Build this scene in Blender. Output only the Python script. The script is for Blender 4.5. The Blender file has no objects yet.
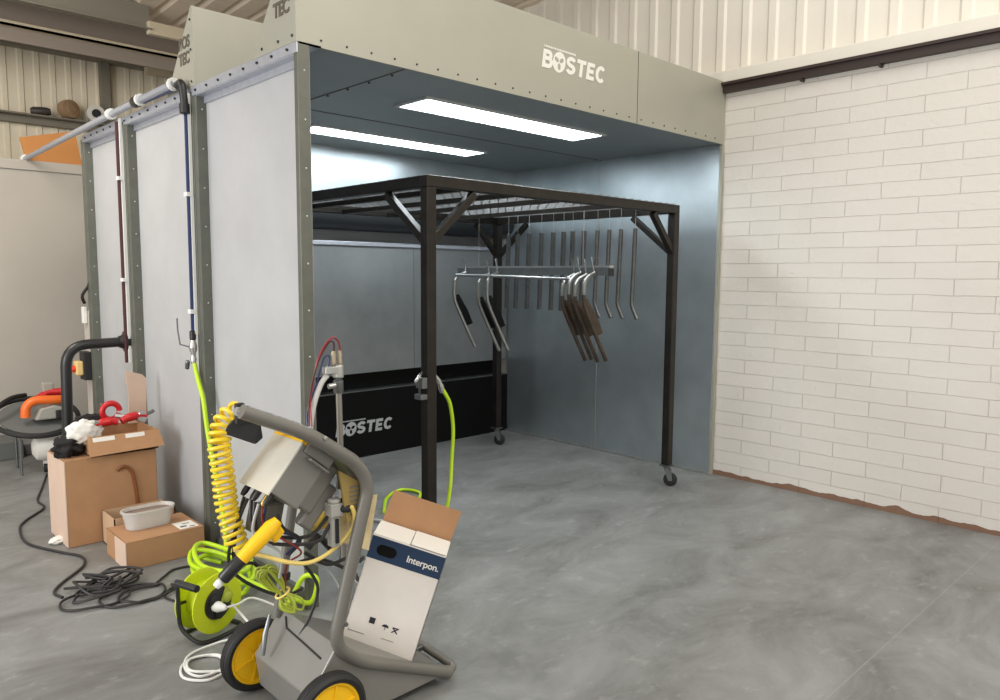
import bpy, bmesh, math, random
from mathutils import Vector, Matrix, Quaternion
random.seed(7)
PI = math.pi
V = Vector
SC = bpy.context.scene
COL = SC.collection

# ------------------------------------------------------------ camera, world, lights, exposure
cd = bpy.data.cameras.new('camera'); cam = bpy.data.objects.new('camera', cd); COL.objects.link(cam)
cd.sensor_width = 36.0; cd.lens = 749.3 * 36.0 / 1000.0; cd.clip_start = 0.05
fw = V((0.68794903, 0.71886463, -0.09979873)); rt = V((0.72290473, -0.69091745, 0.00646791)); up = V((0.06430313, 0.07659457, 0.99498662))
m = Matrix((rt, up, -fw)).transposed().to_4x4(); m.translation = V((-1.7218, -3.1124, 1.6))
cam.matrix_world = m
SC.camera = cam
SC.view_settings.view_transform = 'Standard'; SC.view_settings.look = 'None'
SC.view_settings.gamma = 1.0; SC.view_settings.use_curve_mapping = False
SC.view_settings.exposure = 0.0

world = bpy.data.worlds.new('world'); SC.world = world; world.use_nodes = True
wn = world.node_tree; bg = wn.nodes['Background']
bg.inputs['Color'].default_value = (1.0, 0.965, 0.90, 1); bg.inputs['Strength'].default_value = 1.05

def area(name, loc, target, sx, sy, power, col):
    l = bpy.data.lights.new(name, 'AREA'); l.shape = 'RECTANGLE'; l.size = sx; l.size_y = sy; l.energy = power; l.color = col
    o = bpy.data.objects.new(name, l); COL.objects.link(o); o.location = loc
    o.rotation_euler = (V(target) - V(loc)).to_track_quat('-Z', 'Y').to_euler()
    return o
# daylight through the roller door on the left and the roof lights above the camera
area('roller_door_daylight', (-4.3, 0.35, 1.9), (0.5, 0.2, 1.3), 1.9, 2.4, 135, (0.95, 0.97, 1.0))
area('roof_light_daylight', (0.8, -4.2, 5.6), (1.6, -0.6, 1.0), 4.0, 2.0, 150, (1.0, 0.955, 0.87))

area('aisle_fill_light', (-1.7, 2.6, 3.95), (-0.7, 5.4, 0.8), 1.4, 2.4, 130, (1.0, 0.95, 0.87))  # added fill lamp, brightens the rear wall, partition and left floor
W, D, H = 3.6425, 2.388, 2.624

# ------------------------------------------------------------ materials
MATS = {}
def mat(name, col, rough=0.5, metal=0.0, noise=0.0, nscale=8.0, bump=0.0, bscale=60.0, emis=None, estr=0.0, col2=None, trans=0.0, alpha=None, spec=0.5, coat=0.0):
    if name in MATS: return MATS[name]
    M = bpy.data.materials.new(name); M.use_nodes = True; nt = M.node_tree; b = nt.nodes['Principled BSDF']
    b.inputs['Base Color'].default_value = (*col, 1); b.inputs['Roughness'].default_value = rough; b.inputs['Metallic'].default_value = metal
    b.inputs['Specular IOR Level'].default_value = spec
    if coat: b.inputs['Coat Weight'].default_value = coat
    if trans: b.inputs['Transmission Weight'].default_value = trans
    if alpha is not None: b.inputs['Alpha'].default_value = alpha
    if emis: b.inputs['Emission Color'].default_value = (*emis, 1); b.inputs['Emission Strength'].default_value = estr
    tc = nt.nodes.new('ShaderNodeTexCoord')
    if noise:
        n = nt.nodes.new('ShaderNodeTexNoise'); n.inputs['Scale'].default_value = nscale; n.inputs['Detail'].default_value = 6; n.inputs['Roughness'].default_value = 0.6
        nt.links.new(tc.outputs['Object'], n.inputs['Vector'])
        mx = nt.nodes.new('ShaderNodeMix'); mx.data_type = 'RGBA'
        c2 = col2 if col2 else tuple(c * (1 - noise) for c in col)
        mx.inputs['A'].default_value = (*c2, 1); mx.inputs['B'].default_value = (*[min(1, c * (1 + noise * 0.6)) for c in col], 1)
        rp = nt.nodes.new('ShaderNodeMapRange'); rp.inputs['From Min'].default_value = 0.3; rp.inputs['From Max'].default_value = 0.7
        nt.links.new(n.outputs['Fac'], rp.inputs['Value']); nt.links.new(rp.outputs['Result'], mx.inputs['Factor'])
        nt.links.new(mx.outputs['Result'], b.inputs['Base Color'])
    if bump:
        n2 = nt.nodes.new('ShaderNodeTexNoise'); n2.inputs['Scale'].default_value = bscale; n2.inputs['Detail'].default_value = 3
        nt.links.new(tc.outputs['Object'], n2.inputs['Vector'])
        bp = nt.nodes.new('ShaderNodeBump'); bp.inputs['Strength'].default_value = bump; bp.inputs['Distance'].default_value = 0.01
        nt.links.new(n2.outputs['Fac'], bp.inputs['Height']); nt.links.new(bp.outputs['Normal'], b.inputs['Normal'])
    MATS[name] = M
    return M

galv_out = mat('galvanised_outer', (0.50, 0.505, 0.515), 0.5, 0.25, 0.07, 3.0, 0.03, 30)
galv_head = mat('galvanised_header', (0.395, 0.388, 0.325), 0.5, 0.35, 0.06, 2.0, 0.03, 20)
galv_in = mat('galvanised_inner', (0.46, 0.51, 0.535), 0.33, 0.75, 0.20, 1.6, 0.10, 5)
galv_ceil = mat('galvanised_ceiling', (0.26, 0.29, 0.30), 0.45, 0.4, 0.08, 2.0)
post_m = mat('post_steel', (0.15, 0.155, 0.13), 0.5, 0.5, 0.12, 12)
panel_grey = mat('filter_panel_grey', (0.25, 0.262, 0.265), 0.5, 0.4, 0.16, 2.5)
flange_m = mat('flange_bright', (0.52, 0.54, 0.60), 0.4, 0.6, 0.1, 25)
black_m = mat('black_panel', (0.005, 0.005, 0.005), 0.6, 0, spec=0.12)
logo_w = mat('logo_white', (0.75, 0.74, 0.68), 0.6)
logo_g = mat('logo_grey', (0.45, 0.46, 0.46), 0.5)
stencil_m = mat('stencil_brown', (0.10, 0.085, 0.06), 0.7)
bolt_m = mat('bolt_dark', (0.05, 0.05, 0.05), 0.4, 0.6)
rivet_m = mat('rivet_bright', (0.65, 0.66, 0.62), 0.35, 0.7)
rack_m = mat('raw_steel_box', (0.026, 0.022, 0.018), 0.38, 0.55, 0.35, 9)
mesh_m = mat('expanded_mesh_steel', (0.22, 0.22, 0.22), 0.45, 0.7)
rubber = mat('rubber_black', (0.012, 0.012, 0.012), 0.6)
plastic_blk = mat('plastic_black', (0.014, 0.014, 0.014), 0.35)
chrome = mat('chrome', (0.62, 0.60, 0.57), 0.22, 0.9)
steel = mat('bright_steel', (0.50, 0.50, 0.48), 0.3, 0.85, 0.1, 20)
arm_m = mat('arm_steel', (0.30, 0.30, 0.28), 0.32, 0.85, 0.15, 20)
bar_m = mat('bar_steel', (0.13, 0.13, 0.125), 0.35, 0.8, 0.2, 20)
steel_dk = mat('dull_steel', (0.20, 0.21, 0.21), 0.35, 0.8, 0.1, 20)
rust = mat('heat_brown_steel', (0.070, 0.050, 0.036), 0.45, 0.55, 0.4, 14)
cart_grey = mat('cart_grey_paint', (0.185, 0.175, 0.155), 0.38, 0.25, 0.05, 8)
cart_sheet = mat('cart_sheet_grey', (0.255, 0.245, 0.225), 0.36, 0.3, 0.06, 6)
cart_cream = mat('controller_cream', (0.68, 0.655, 0.58), 0.34, 0.2, 0.04, 6)
yellow = mat('hub_yellow', (0.92, 0.53, 0.005), 0.4)
yel_hose = mat('coil_yellow', (0.86, 0.62, 0.03), 0.35)
yel_pale = mat('tube_pale_yellow', (0.82, 0.62, 0.18), 0.35)
lime = mat('reel_lime', (0.52, 0.62, 0.01), 0.4)
lime_hose = mat('hose_lime', (0.50, 0.72, 0.015), 0.4)
lime_cab = mat('cable_lime_dull', (0.38, 0.44, 0.05), 0.45)
cardboard = mat('cardboard', (0.40, 0.215, 0.105), 0.85, 0, 0.08, 10)
card_in = mat('cardboard_inner', (0.50, 0.33, 0.20), 0.85, 0, 0.06, 10)
card_lt = mat('cardboard_pale', (0.60, 0.44, 0.34), 0.85, 0, 0.05, 10)
carton_w = mat('carton_white', (0.76, 0.71, 0.65), 0.7, 0, 0.03, 12)
paper_w = mat('paper_white', (0.75, 0.72, 0.66), 0.8)
navy = mat('carton_navy', (0.012, 0.035, 0.085), 0.5)
ink = mat('ink_black', (0.02, 0.02, 0.03), 0.6)
tape = mat('tape_brown', (0.20, 0.07, 0.02), 0.35)
red_m = mat('clamp_red', (0.50, 0.01, 0.015), 0.35)
orange = mat('orange_plastic', (0.80, 0.15, 0.02), 0.4)
orange_bd = mat('orange_board', (0.52, 0.22, 0.06), 0.7, 0, 0.06, 6)
blue_pipe = mat('pipe_blue', (0.012, 0.025, 0.10), 0.35)
red_pipe = mat('conduit_red', (0.06, 0.010, 0.012), 0.5)
tube_clear = mat('tube_pale', (0.36, 0.38, 0.43), 0.25, 0.3)
white_pl = mat('plastic_white', (0.75, 0.75, 0.72), 0.4)
black_cab = mat('cable_black', (0.02, 0.018, 0.018), 0.5)
grey_hose = mat('hose_grey', (0.42, 0.43, 0.42), 0.4)
rag = mat('rag_black', (0.012, 0.010, 0.010), 0.9, 0, 0, 8, 0.6, 40)
tub_m = mat('tub_translucent', (0.75, 0.73, 0.70), 0.3, 0, alpha=0.5)
film_m = mat('yellowed_plastic', (0.80, 0.66, 0.38), 0.3, 0, 0.3, 12, alpha=0.85)
purlin_c = mat('purlin_cream', (0.60, 0.52, 0.38), 0.6)
purlin_d = mat('purlin_grey', (0.22, 0.20, 0.16), 0.6)
dark_beam = mat('beam_brown', (0.035, 0.018, 0.014), 0.5)
partition_m = mat('partition_beige', (0.44, 0.405, 0.355), 0.8, 0, 0.05, 2)
grey_box = mat('box_grey', (0.13, 0.135, 0.13), 0.6)
cup_brown = mat('cup_brown', (0.33, 0.21, 0.12), 0.5)
roof_m = mat('roof_sheet', (0.80, 0.68, 0.55), 0.7, 0, 0.08, 3)
clad_m = mat('cladding_cream', (0.76, 0.715, 0.63), 0.6, 0, 0.04, 3)
clad_far = mat('cladding_cream_far', (0.84, 0.76, 0.60), 0.65, 0, 0.06, 3)
lens_m = mat('led_lens', (1, 1, 1), 0.4, emis=(0.86, 0.95, 1.0), estr=23.0)
lamp_frame = mat('lamp_frame', (0.6, 0.62, 0.62), 0.35, 0.4)

def brick_mat():
    M = bpy.data.materials.new('painted_brick'); M.use_nodes = True; nt = M.node_tree; b = nt.nodes['Principled BSDF']
    N = nt.nodes.new; L = nt.links.new
    tc = N('ShaderNodeTexCoord'); sp = N('ShaderNodeSeparateXYZ'); cb = N('ShaderNodeCombineXYZ')
    L(tc.outputs['Object'], sp.inputs[0]); L(sp.outputs['Y'], cb.inputs['X']); L(sp.outputs['Z'], cb.inputs['Y'])
    nd = N('ShaderNodeTexNoise'); nd.inputs['Scale'].default_value = 5; L(tc.outputs['Object'], nd.inputs['Vector'])
    ad = N('ShaderNodeVectorMath'); ad.operation = 'MULTIPLY_ADD'; L(nd.outputs['Color'], ad.inputs[0]); ad.inputs[1].default_value = (0.014, 0.012, 0); L(cb.outputs[0], ad.inputs[2])
    br = N('ShaderNodeTexBrick'); br.inputs['Scale'].default_value = 1; br.inputs['Brick Width'].default_value = 0.47; br.inputs['Row Height'].default_value = 0.1065
    br.inputs['Mortar Size'].default_value = 0.003; br.inputs['Mortar Smooth'].default_value = 0.6; br.offset = 0.5
    br.inputs['Color1'].default_value = (0.71, 0.665, 0.61, 1); br.inputs['Color2'].default_value = (0.675, 0.635, 0.58, 1); br.inputs['Mortar'].default_value = (0.60, 0.545, 0.47, 1)
    L(ad.outputs[0], br.inputs['Vector'])
    # patchiness: mortar filled with paint in places
    n2 = N('ShaderNodeTexNoise'); n2.inputs['Scale'].default_value = 2.2; n2.inputs['Detail'].default_value = 4; L(tc.outputs['Object'], n2.inputs['Vector'])
    mr = N('ShaderNodeMapRange'); mr.inputs['From Min'].default_value = 0.42; mr.inputs['From Max'].default_value = 0.62; L(n2.outputs['Fac'], mr.inputs['Value'])
    mx = N('ShaderNodeMix'); mx.data_type = 'RGBA'; L(mr.outputs[0], mx.inputs['Factor']); mx.inputs['A'].default_value = (0.70, 0.66, 0.605, 1); L(br.outputs['Color'], mx.inputs['B'])
    # brown bare strip at the foot
    n3 = N('ShaderNodeTexNoise'); n3.inputs['Scale'].default_value = 7; L(tc.outputs['Object'], n3.inputs['Vector'])
    ma = N('ShaderNodeMath'); ma.operation = 'MULTIPLY_ADD'; L(n3.outputs['Fac'], ma.inputs[0]); ma.inputs[1].default_value = -0.07; L(sp.outputs['Z'], ma.inputs[2])
    lt = N('ShaderNodeMath'); lt.operation = 'LESS_THAN'; L(ma.outputs[0], lt.inputs[0]); lt.inputs[1].default_value = 0.004
    mx2 = N('ShaderNodeMix'); mx2.data_type = 'RGBA'; L(lt.outputs[0], mx2.inputs['Factor']); L(mx.outputs['Result'], mx2.inputs['A']); mx2.inputs['B'].default_value = (0.22, 0.12, 0.075, 1)
    L(mx2.outputs['Result'], b.inputs['Base Color']); b.inputs['Roughness'].default_value = 0.65
    inv = N('ShaderNodeMath'); inv.operation = 'MULTIPLY_ADD'; L(br.outputs['Fac'], inv.inputs[0]); inv.inputs[1].default_value = -0.9
    n4 = N('ShaderNodeTexNoise'); n4.inputs['Scale'].default_value = 28; n4.inputs['Detail'].default_value = 5; L(tc.outputs['Object'], n4.inputs['Vector'])
    m4 = N('ShaderNodeMath'); m4.operation = 'MULTIPLY'; L(n4.outputs['Fac'], m4.inputs[0]); m4.inputs[1].default_value = 0.5; L(m4.outputs[0], inv.inputs[2])
    bp = N('ShaderNodeBump'); bp.inputs['Strength'].default_value = 0.8; bp.inputs['Distance'].default_value = 0.008; L(inv.outputs[0], bp.inputs['Height']); L(bp.outputs[0], b.inputs['Normal'])
    return M
def floor_mat():
    M = bpy.data.materials.new('painted_concrete'); M.use_nodes = True; nt = M.node_tree; b = nt.nodes['Principled BSDF']
    N = nt.nodes.new; L = nt.links.new
    tc = N('ShaderNodeTexCoord')
    mp = N('ShaderNodeMapping'); mp.inputs['Scale'].default_value = (1.0, 1.7, 1); mp.inputs['Rotation'].default_value = (0, 0, 0.5); L(tc.outputs['Object'], mp.inputs[0])
    n = N('ShaderNodeTexNoise'); n.inputs['Scale'].default_value = 1.6; n.inputs['Detail'].default_value = 9; n.inputs['Roughness'].default_value = 0.68; n.inputs['Distortion'].default_value = 0.6; L(mp.outputs[0], n.inputs['Vector'])
    cr = N('ShaderNodeValToRGB'); e = cr.color_ramp.elements
    e[0].position = 0.33; e[0].color = (0.135, 0.134, 0.126, 1); e[1].position = 0.68; e[1].color = (0.265, 0.268, 0.262, 1)
    L(n.outputs['Fac'], cr.inputs[0])
    n2 = N('ShaderNodeTexNoise'); n2.inputs['Scale'].default_value = 7; n2.inputs['Detail'].default_value = 8; n2.inputs['Roughness'].default_value = 0.7; L(mp.outputs[0], n2.inputs['Vector'])
    mr = N('ShaderNodeMapRange'); mr.inputs['From Min'].default_value = 0.56; mr.inputs['From Max'].default_value = 0.72; mr.inputs['To Max'].default_value = 0.5; L(n2.outputs['Fac'], mr.inputs['Value'])
    mx = N('ShaderNodeMix'); mx.data_type = 'RGBA'; L(mr.outputs[0], mx.inputs['Factor']); L(cr.outputs[0], mx.inputs['A']); mx.inputs['B'].default_value = (0.39, 0.395, 0.39, 1)
    # cast joint lines
    last = mx.outputs['Result']
    sp = N('ShaderNodeSeparateXYZ'); L(tc.outputs['Object'], sp.inputs[0])
    for (ax, pos, wd) in (('Y', -2.02, 0.003),):
        s = N('ShaderNodeMath'); s.operation = 'SUBTRACT'; L(sp.outputs[ax], s.inputs[0]); s.inputs[1].default_value = pos
        a = N('ShaderNodeMath'); a.operation = 'ABSOLUTE'; L(s.outputs[0], a.inputs[0])
        c = N('ShaderNodeMath'); c.operation = 'LESS_THAN'; L(a.outputs[0], c.inputs[0]); c.inputs[1].default_value = wd
        d = N('ShaderNodeMath'); d.operation = 'MULTIPLY'; L(c.outputs[0], d.inputs[0]); L(n2.outputs['Fac'], d.inputs[1])
        x = N('ShaderNodeMix'); x.data_type = 'RGBA'; L(d.outputs[0], x.inputs['Factor']); L(last, x.inputs['A']); x.inputs['B'].default_value = (0.30, 0.295, 0.28, 1); last = x.outputs['Result']
    L(last, b.inputs['Base Color'])
    r = N('ShaderNodeMapRange'); r.inputs['To Min'].default_value = 0.34; r.inputs['To Max'].default_value = 0.62; L(n2.outputs['Fac'], r.inputs['Value']); L(r.outputs[0], b.inputs['Roughness'])
    bp = N('ShaderNodeBump'); bp.inputs['Strength'].default_value = 0.25; bp.inputs['Distance'].default_value = 0.004; L(n2.outputs['Fac'], bp.inputs['Height']); L(bp.outputs[0], b.inputs['Normal'])
    return M

# ------------------------------------------------------------ mesh helpers
class MB:
    def __init__(s): s.v = []; s.f = []
    def add(s, vs, fs):
        o = len(s.v); s.v += [tuple(x) for x in vs]; s.f += [tuple(i + o for i in f) for f in fs]; return s
    def box(s, a, b, M=None):
        (x0, y0, z0), (x1, y1, z1) = a, b
        vs = [V(p) for p in ((x0,y0,z0),(x1,y0,z0),(x1,y1,z0),(x0,y1,z0),(x0,y0,z1),(x1,y0,z1),(x1,y1,z1),(x0,y1,z1))]
        if M: vs = [M @ p for p in vs]
        return s.add(vs, [(0,3,2,1),(4,5,6,7),(0,1,5,4),(1,2,6,5),(2,3,7,6),(3,0,4,7)])
    def obox(s, c, ax, ay, az):   # centre and three half-axis vectors
        c, ax, ay, az = V(c), V(ax), V(ay), V(az)
        vs = [c-ax-ay-az, c+ax-ay-az, c+ax+ay-az, c-ax+ay-az, c-ax-ay+az, c+ax-ay+az, c+ax+ay+az, c-ax+ay+az]
        return s.add(vs, [(0,3,2,1),(4,5,6,7),(0,1,5,4),(1,2,6,5),(2,3,7,6),(3,0,4,7)])
    def bar(s, a, b, w, h, upv=(0,0,1)):
        a, b = V(a), V(b); d = (b - a); L = d.length / 2; d.normalize()
        sx = d.cross(V(upv)).normalized(); sz = sx.cross(d).normalized()
        return s.obox((a + b) / 2, d * L, sx * w / 2, sz * h / 2)
    def prism(s, poly, ext):      # 3D polygon extruded by a vector
        n = len(poly); e = V(ext); p = [V(q) for q in poly]
        return s.add(p + [q + e for q in p], [tuple(range(n))[::-1], tuple(range(n, 2*n))] + [(i, (i+1) % n, n + (i+1) % n, n + i) for i in range(n)])
    def tube(s, pts, r, n=8, cap=True):
        pts = [V(p) for p in pts]; m_ = len(pts); rs = r if isinstance(r, (list, tuple)) else [r] * m_
        T = []
        for i in range(m_):
            t = pts[min(i+1, m_-1)] - pts[max(i-1, 0)]; T.append(t.normalized() if t.length > 1e-9 else V((0,0,1)))
        u = T[0].orthogonal().normalized(); vs = []
        for i in range(m_):
            if i: q = T[i-1].rotation_difference(T[i]); u = (q @ u); u = (u - T[i] * u.dot(T[i])).normalized()
            w = T[i].cross(u)
            for k in range(n):
                a = 2*PI*k/n; vs.append(pts[i] + (u*math.cos(a) + w*math.sin(a)) * rs[i])
        fs = [(i*n+k, i*n+(k+1) % n, (i+1)*n+(k+1) % n, (i+1)*n+k) for i in range(m_-1) for k in range(n)]
        if cap: fs += [tuple(range(n))[::-1], tuple(range((m_-1)*n, m_*n))]
        return s.add(vs, fs)
    def lathe(s, c, ax, prof, n=24, caps=True):   # prof: list of (radius, offset along axis)
        c, ax = V(c), V(ax).normalized(); u = ax.orthogonal().normalized(); w = ax.cross(u); vs = []
        for (r, h) in prof:
            for k in range(n):
                a = 2*PI*k/n; vs.append(c + ax*h + (u*math.cos(a) + w*math.sin(a)) * r)
        m_ = len(prof)
        fs = [(i*n+k, i*n+(k+1) % n, (i+1)*n+(k+1) % n, (i+1)*n+k) for i in range(m_-1) for k in range(n)]
        if caps and prof[0][0] > 0: fs.append(tuple(range(n))[::-1])
        if caps and prof[-1][0] > 0: fs.append(tuple(range((m_-1)*n, m_*n)))
        return s.add(vs, fs)
    def build(s, name, m_, parent=None, smooth=False, bevel=0.0):
        me = bpy.data.meshes.new(name); me.from_pydata(s.v, [], s.f); me.update()
        bm = bmesh.new(); bm.from_mesh(me); bmesh.ops.recalc_face_normals(bm, faces=bm.faces); bm.to_mesh(me); bm.free()
        me.materials.append(m_)
        if smooth:
            me.polygons.foreach_set('use_smooth', [len(p.vertices) <= 4 for p in me.polygons])
            try: me.set_sharp_from_angle(angle=math.radians(40))
            except Exception: pass
        o = bpy.data.objects.new(name, me); COL.objects.link(o)
        if parent:
            o.parent = parent; o.matrix_parent_inverse = Matrix.Identity(4)
            # geometry is authored in world space: shift into the parent's frame
            me.transform(world_inv(parent))
        if bevel:
            b = o.modifiers.new('bevel', 'BEVEL'); b.width = bevel; b.segments = 2; b.limit_method = 'ANGLE'
        return o
def world_inv(p):
    M = Matrix.Identity(4)
    while p: M = p.matrix_basis @ M; p = p.parent
    return M.inverted()
def smooth_pts(pts, k=6):
    pts = [V(p) for p in pts]; out = []
    for i in range(len(pts) - 1):
        p0, p1, p2, p3 = pts[max(i-1,0)], pts[i], pts[i+1], pts[min(i+2, len(pts)-1)]
        for j in range(k):
            t = j / k
            out.append(0.5*((2*p1) + (-p0+p2)*t + (2*p0-5*p1+4*p2-p3)*t*t + (-p0+3*p1-3*p2+p3)*t**3))
    out.append(pts[-1]); return out
def round_pts(pts, r, k=5):       # polyline with filleted corners
    pts = [V(p) for p in pts]; out = [pts[0]]
    for i in range(1, len(pts)-1):
        a, b, c = pts[i-1], pts[i], pts[i+1]; d1 = (a-b); d2 = (c-b); rr = min(r, d1.length*0.48, d2.length*0.48)
        s_, e_ = b + d1.normalized()*rr, b + d2.normalized()*rr
        for j in range(k+1):
            t = j/k; out.append(s_*(1-t)**2 + b*2*t*(1-t) + e_*t*t)
    out.append(pts[-1]); return out
def tag(o, label=None, cat=None, group=None, kind=None):
    if label: o['label'] = label
    if cat: o['category'] = cat
    if group: o['group'] = group
    if kind: o['kind'] = kind
    return o
def thing(name, loc, label, cat, group=None):
    o = bpy.data.objects.new(name, None); COL.objects.link(o); o.location = loc; o.empty_display_size = 0.1
    return tag(o, label, cat, group)
def struct(name, mb, m_, **k):
    o = mb.build(name, m_, **k); o['kind'] = 'structure'; return o
def text_mesh(name, s, M, size, m_, parent, shear=0.0, bold=0.0, depth=0.0015, align='LEFT', space=1.0):
    c = bpy.data.curves.new(name, 'FONT'); c.body = s; c.size = size; c.shear = shear; c.offset = bold; c.extrude = depth; c.align_x = align; c.space_character = space
    t = bpy.data.objects.new(name, c); COL.objects.link(t); bpy.context.view_layer.update()
    me = bpy.data.meshes.new_from_object(t.evaluated_get(bpy.context.evaluated_depsgraph_get()))
    bpy.data.objects.remove(t); bpy.data.curves.remove(c)
    me.transform(M); 
    if parent: me.transform(world_inv(parent))
    me.materials.clear(); me.materials.append(m_)
    o = bpy.data.objects.new(name, me); COL.objects.link(o)
    if parent: o.parent = parent
    return o
def frame(o, x, y):               # matrix taking text plane (x right, y up) to world
    x, y = V(x).normalized(), V(y).normalized(); z = x.cross(y)
    M = Matrix((x, y, z)).transposed().to_4x4(); M.translation = V(o); return M
def copy_tree(o, parent=None):
    c = o.copy(); COL.objects.link(c)
    if parent: c.parent = parent
    for ch in list(o.children): copy_tree(ch, c)
    return c

# ------------------------------------------------------------ setting
mb = MB().box((-6.5, -6.5, -0.08), (4.2, 7.2, 0)); struct('floor', mb, floor_mat())
mb = MB().box((W + 0.02, -6.5, 0), (W + 0.24, 6.6, 3.05)); struct('wall_right', mb, brick_mat())
def corrugated(p0, dirv, nrm, length, z0, z1, pitch, depth, thick=0.01):
    # trapezoid ribbed sheet as one solid strip
    p0, dirv, nrm = V(p0), V(dirv), V(nrm); prof = []; s = 0.0
    while s < length:
        prof += [(s, 0), (s + pitch*0.62, 0), (s + pitch*0.70, depth), (s + pitch*0.92, depth)]; s += pitch
    vs = []; fs = []
    for (a, b) in prof:
        for (z, off) in ((z0, 0), (z1, 0)):
            vs.append(p0 + dirv*a + nrm*b + V((0, 0, z)))
    for i in range(len(prof)-1): fs.append((2*i, 2*i+2, 2*i+3, 2*i+1))
    return MB().add(vs, fs)
o = struct('wall_right_upper', corrugated((3.78, -6.5, 0), (0,1,0), (-1,0,0), 13.2, 3.12, 6.2, 0.215, 0.015), clad_m)
o.modifiers.new('solid', 'SOLIDIFY').thickness = 0.01
mb = MB().box((W - 0.03, -6.5, 3.075), (3.80, 6.6, 3.17)); struct('trim_1', mb, clad_m, bevel=0.006)
mb = MB().box((W - 0.035, -6.4, 3.005), (W + 0.02, 6.4, 3.072)).box((W - 0.06, -6.4, 3.056), (W + 0.02, 6.4, 3.076))
for y in (-1.15, -0.62): mb.box((W-0.03, y, 2.985), (W+0.03, y+0.015, 3.01))
struct('trim_2', mb, dark_beam, smooth=True)
# rear outer wall, cladding over a sheeting rail
o = struct('wall_rear', corrugated((-6.5, 6.52, 0), (1,0,0), (0,-1,0), 10.4, 0.0, 4.35, 0.155, 0.018), clad_far)
o.modifiers.new('solid', 'SOLIDIFY').thickness = 0.01
mb = MB().box((-6.5, 6.40, 3.195), (3.7, 6.49, 3.275)).box((-6.5, 6.28, 3.265), (3.7, 6.49, 3.28)); struct('trim_3', mb, purlin_d)
mb = MB().box((1.06, 6.38, 0), (1.15, 6.48, 4.3)); struct('trim_4', mb, purlin_d)
mb = MB().box((-6.5, 6.34, 3.98), (3.7, 6.47, 4.10)).box((-6.5, 6.26, 4.09), (3.7, 6.47, 4.10)); struct('trim_5', mb, purlin_d)
# sloping roof: ribbed sheet, purlins
RS = 0.035
def rz(y): return 4.08 + (6.5 - y) * RS
prof = []; s = -6.5
while s < 4.0:
    prof += [(s, 0), (s+0.16, 0), (s+0.19, 0.02), (s+0.225, 0.02)]; s += 0.255
vs = []; fs = []
for (x, dz) in prof: vs += [(x, 6.6, rz(6.6)+dz), (x, 0.2, rz(0.2)+dz)]
for i in range(len(prof)-1): fs.append((2*i, 2*i+1, 2*i+3, 2*i+2))
o = struct('ceiling', MB().add(vs, fs), roof_m); o.modifiers.new('solid', 'SOLIDIFY').thickness = 0.01
web_m = mat('purlin_brown', (0.30, 0.25, 0.21), 0.6)
struct('trim_6', MB().box((-6.5, 5.30, 3.745), (3.7, 5.32, rz(5.3))), web_m)
struct('trim_7', MB().box((-6.5, 5.22, 3.862), (3.7, 5.30, 3.885)).box((-6.5, 5.22, 3.862), (3.7, 5.23, 3.91)), purlin_c)
struct('trim_8', MB().box((-6.5, 4.60, 3.90), (0.99, 4.62, rz(4.6))).box((-6.5, 4.53, 3.90), (0.99, 4.60, 3.912)), purlin_d)
struct('trim_9', MB().box((0.96, 4.55, 3.865), (3.7, 4.62, 3.985)), purlin_c, bevel=0.01)
struct('trim_10', MB().box((1.50, 6.20, 3.90), (3.7, 6.30, 3.985)), purlin_c, bevel=0.01)
struct('trim_12', MB().box((-6.5, 2.60, 3.95), (3.7, 2.62, rz(2.6))).box((-6.5, 2.54, 3.95), (3.7, 2.62, 3.962)), purlin_d)
# beige partition behind the booth
mb = MB().box((-4.5, 4.7, 0), (1.6, 4.78, 2.56)).box((-4.5, 4.68, 2.50), (1.6, 4.80, 2.585)); struct('wall_left', mb, partition_m)

# ------------------------------------------------------------ spray booth
booth = thing('spray_booth', (1.8, 1.2, 0), 'large galvanised open-front spray booth with lettered header against the brick wall', 'spray booth')
POSTY = [(0.0, 0.035), (1.13, 1.175), (2.28, 2.325), (3.25, 3.29)]
for (ya, yb) in POSTY:
    mb = MB().box((0, ya, 0), (0.06, yb, H - 0.005))
    if ya > 0.5: mb.box((-0.004, yb - 0.002, 0), (0.008, yb + 0.03, H - 0.02))
    p = mb.build('post', post_m, booth, bevel=0.003); p['label'] = 'dull green-grey steel post'
    rv = None
    for k in range(12):
        z = 0.14 + k*0.215
        if rv is None: rv = MB().lathe((0.033, ya, z), (0, -1, 0), [(0.005, 0), (0.004, 0.003), (0, 0.005)], 8).build('rivet', rivet_m, p)
        else: r2 = rv.copy(); COL.objects.link(r2); r2.parent = p; r2.location = (0, 0, k*0.215)
for (ya, yb) in zip((0.035, 1.175, 2.325), (1.13, 2.28, 3.25)):
    MB().box((0.058, ya, 0.0), (0.08, yb, H - 0.01)).build('side_panel', galv_out, booth)
    mb = MB().box((0.0, ya, H - 0.05), (0.058, yb, H - 0.045)).box((0.045, ya, H - 0.085), (0.058, yb, H - 0.001))
    mb.build('top_flange', flange_m, booth)
    MB().box((0.035, ya, 0), (0.058, yb, 0.05)).build('bottom_flange', post_m, booth)
mb = MB().box((-0.004, 0, H - 0.045), (0.004, 3.29, H + 0.004)).box((0.0, 0, H-0.004), (0.12, 3.29, H + 0.003)); rail = mb.build('top_rail', flange_m, booth)
for k in range(22):
    y = 0.08 + k * 0.148
    MB().lathe((-0.004, y, H - 0.022), (-1, 0, 0), [(0.007, 0), (0.007, 0.005), (0.004, 0.010)], 6).build('bolt', bolt_m, rail)
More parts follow.
